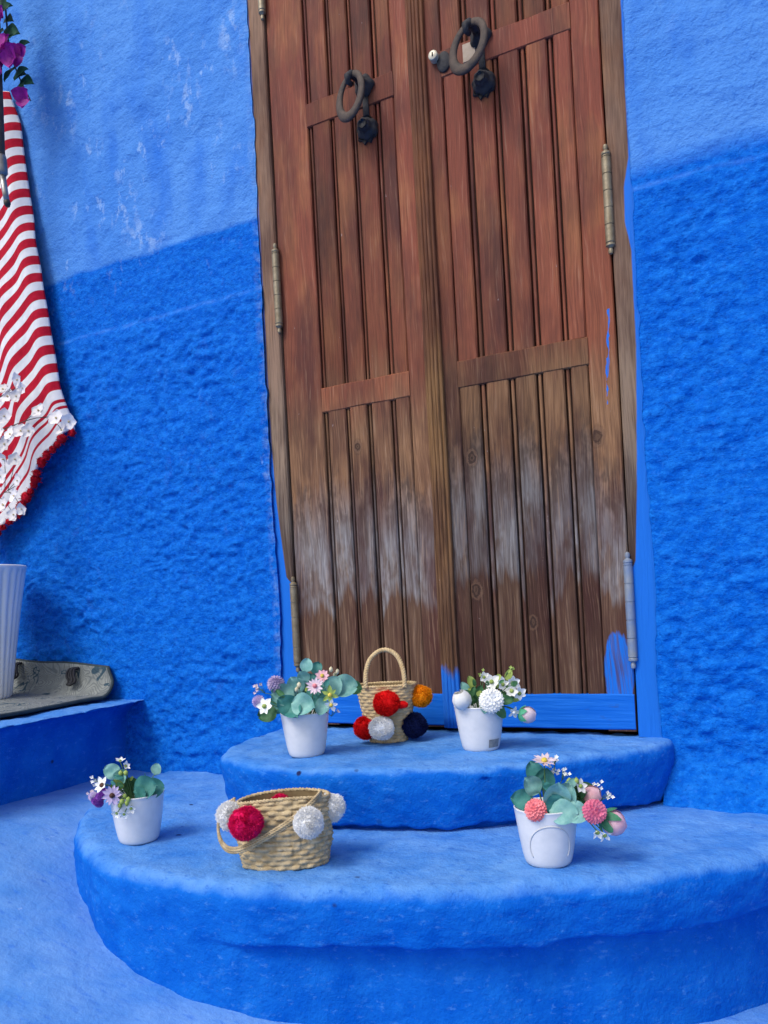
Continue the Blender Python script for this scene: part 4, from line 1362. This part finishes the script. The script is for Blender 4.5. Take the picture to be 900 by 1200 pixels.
# ------------------------------------------------------------------ ribbed planter and blossom branches
PL = (-2.465, -.22, -.262)
plr = empty('ribbed_planter', PL)
tag(plr, 'tall white ribbed planter at the left edge, standing on the patterned mat', 'planter')
V = []
nth = 168
pf = [(.076, 0), (.080, .01), (.100, .16), (.122, .31), (.142, .425), (.150, .445), (.153, .452), (.149, .456), (.143, .450), (.12, .36)]
for i in range(nth):
    th = 2 * math.pi * i / nth
    rb = (abs(math.cos(th * 14)) ** .7 - .5) * .008
    for j, (r, z) in enumerate(pf):
        V.append(((r + (rb if 0 < j < 5 else 0)) * math.cos(th), (r + (rb if 0 < j < 5 else 0)) * math.sin(th), z))
mk('planter_body', V, gridfaces(nth, len(pf), closed_n=True), simple('white_ribbed_ceramic', (.72, .73, .75), (.78, .78, .79), 8, .4, .4), plr, smooth=True)
V, F = lathe([(.0005, .37), (.06, .375), (.121, .36)], 24)
mk('filler', V, F, SOIL, plr, smooth=True)
BARK = simple('thin_bark', (.05, .035, .028), (.09, .065, .05), 60, .8)
BLOS = mat_leaf('white_blossom', (.76, .70, .69), (.86, .83, .81))
STAM = mat_leaf('blossom_eye', (.55, .45, .22), (.62, .52, .30))
def blossom(parent, c, r, ax):
    o = mk('blossom', *petals_geo(c, ax, 5, r * 1.05, r * 1.15, lift=.22, jit=.12, r0=.05, round_=.88, layers=1), BLOS, parent, PL, True)
    mk('blossom_eye', *ball_geo(Vector(c) + Vector(ax).normalized() * r * .18, r * .13, 1), STAM, o, PL, True)
def branch(pts, blooms, label):
    r0 = empty('blossom_branch', PL)
    tag(r0, label, 'branch', 'artificial white blossom branches in the planter')
    P = spline(pts, 40)
    mk('twig', *tube(P, list(np.linspace(.0034, .0011, 40)), 6), BARK, r0, PL, True)
    for bx, bz, by, r in blooms:
        cpt = Vector((bx, by, bz))
        blossom(r0, cpt, r * .82, (random.uniform(-.3, .6), -1, random.uniform(-.3, .6)))
        k = int(np.argmin(np.linalg.norm(P - np.array(cpt), axis=1)))
        k = max(0, k - 3)
        if np.linalg.norm(P[k] - np.array(cpt)) > .012:
            mk('pedicel', *tube([P[k], (Vector(P[k]) + cpt) / 2 + Vector((0, .004, .006)), cpt], .0011, 5), BARK, r0, PL, True)
branch([(-2.46, -.22, .10), (-2.60, -.20, .35), (-2.64, -.18, .60), (-2.517, -.165, .752), (-2.385, -.165, .780), (-2.275, -.165, .805)],
       [(-2.282, .821, -.17, .030), (-2.332, .771, -.172, .032), (-2.290, .765, -.172, .028), (-2.356, .800, -.17, .030), (-2.411, .769, -.17, .030), (-2.262, .79, -.168, .024)],
       'uppermost white blossom branch, in front of the blanket well above its corner')
branch([(-2.48, -.24, .10), (-2.62, -.22, .28), (-2.66, -.19, .52), (-2.571, -.168, .650), (-2.390, -.165, .666), (-2.195, -.165, .680), (-2.065, -.165, .640)],
       [(-2.188, .700, -.17, .034), (-2.106, .662, -.172, .034), (-2.052, .644, -.17, .034), (-2.080, .618, -.175, .030), (-2.355, .707, -.172, .032), (-2.326, .639, -.175, .034), (-2.278, .644, -.172, .034), (-2.240, .640, -.172, .030), (-2.362, .612, -.17, .032), (-2.419, .667, -.17, .034), (-2.385, .655, -.175, .03)],
       'white blossom branch whose tip reaches the lower right corner of the striped blanket')
branch([(-2.44, -.25, .10), (-2.56, -.26, .22), (-2.60, -.23, .33), (-2.519, -.195, .400), (-2.383, -.185, .438), (-2.296, -.185, .462)],
       [(-2.291, .548, -.19, .030), (-2.345, .556, -.19, .034), (-2.284, .475, -.19, .026), (-2.304, .425, -.19, .030), (-2.356, .399, -.192, .036), (-2.272, .378, -.19, .026), (-2.312, .362, -.19, .028), (-2.401, .454, -.19, .034), (-2.37, .50, -.19, .032)],
       'lowest white blossom branch, dangling below the fringed hem of the blanket')

# ------------------------------------------------------------------ bougainvillea
BG = (-2.40, -.14, 2.25)
bo = empty('bougainvillea_spray', BG)
tag(bo, 'bougainvillea spray of green leaves and magenta bracts in the top left corner', 'plant')
MAG = mat_leaf('magenta_bract', (.25, .006, .20), (.42, .02, .33))
GRD = mat_leaf('deep_green_leaf', (.018, .075, .045), (.04, .13, .065))
mk('vine_stem', *tube(spline([(-2.42, -.12, 2.9), (-2.352, -.125, 2.35), (-2.302, -.125, 2.153), (-2.292, -.125, 2.0), (-2.258, -.125, 1.886), (-2.20, -.125, 1.77)], 30), list(np.linspace(.006, .002, 30)), 7), BARK, bo, BG, True)
for x, z, y, sz, d in [(-2.263, 2.025, -.14, .085, (1, -.2, -.45)), (-2.229, 1.965, -.13, .075, (1, -.2, .10)), (-2.283, 1.970, -.15, .075, (.4, -.3, -.9)), (-2.245, 1.872, -.13, .075, (.9, -.3, -.2)), (-2.282, 1.885, -.14, .065, (-.3, -.4, -.6)), (-2.212, 1.840, -.13, .075, (.9, -.2, -.45)), (-2.228, 1.816, -.14, .070, (.3, -.4, -.9)),
                       (-2.300, 2.135, -.14, .085, (.5, -.2, -.5)), (-2.284, 2.078, -.13, .07, (.7, -.3, -.4)), (-2.358, 2.082, -.14, .08, (-.6, -.3, .4)), (-2.367, 1.966, -.14, .08, (-.8, -.2, -.2)), (-2.29, 2.20, -.13, .085, (.3, -.2, .8)), (-2.25, 2.00, -.15, .085, (.9, -.3, -.2)), (-2.24, 1.93, -.14, .08, (.6, -.3, -.7)), (-2.22, 1.86, -.15, .075, (1, -.2, .1)), (-2.28, 2.10, -.15, .08, (.9, -.2, 0)), (-2.33, 2.03, -.14, .075, (-.3, -.4, -.8))]:
    mk('leaf', *leaf_geo(Vector((x, y, z)) - Vector(d).normalized() * sz * .5, d, sz, sz * .6, round_=.75, curl=.2), GRD, bo, BG, True)
for x, z, y in [(-2.301, 2.084, -.15), (-2.304, 1.945, -.165), (-2.285, 1.955, -.17), (-2.212, 1.914, -.16), (-2.222, 1.90, -.165), (-2.311, 1.904, -.17), (-2.318, 1.874, -.17), (-2.317, 1.830, -.17), (-2.198, 1.767, -.15), (-2.344, 1.981, -.15), (-2.292, 1.925, -.175), (-2.33, 1.92, -.16), (-2.27, 1.945, -.16), (-2.235, 1.925, -.15), (-2.29, 1.86, -.17), (-2.30, 1.81, -.17), (-2.285, 2.06, -.16), (-2.32, 2.12, -.15)]:
    o = mk('bract', *petals_geo((x, y, z), (random.uniform(-.3, .5), -1, random.uniform(-.4, .3)), 3, .046, .050, lift=.45, jit=.25, r0=.02, round_=.8), MAG, bo, BG, True)
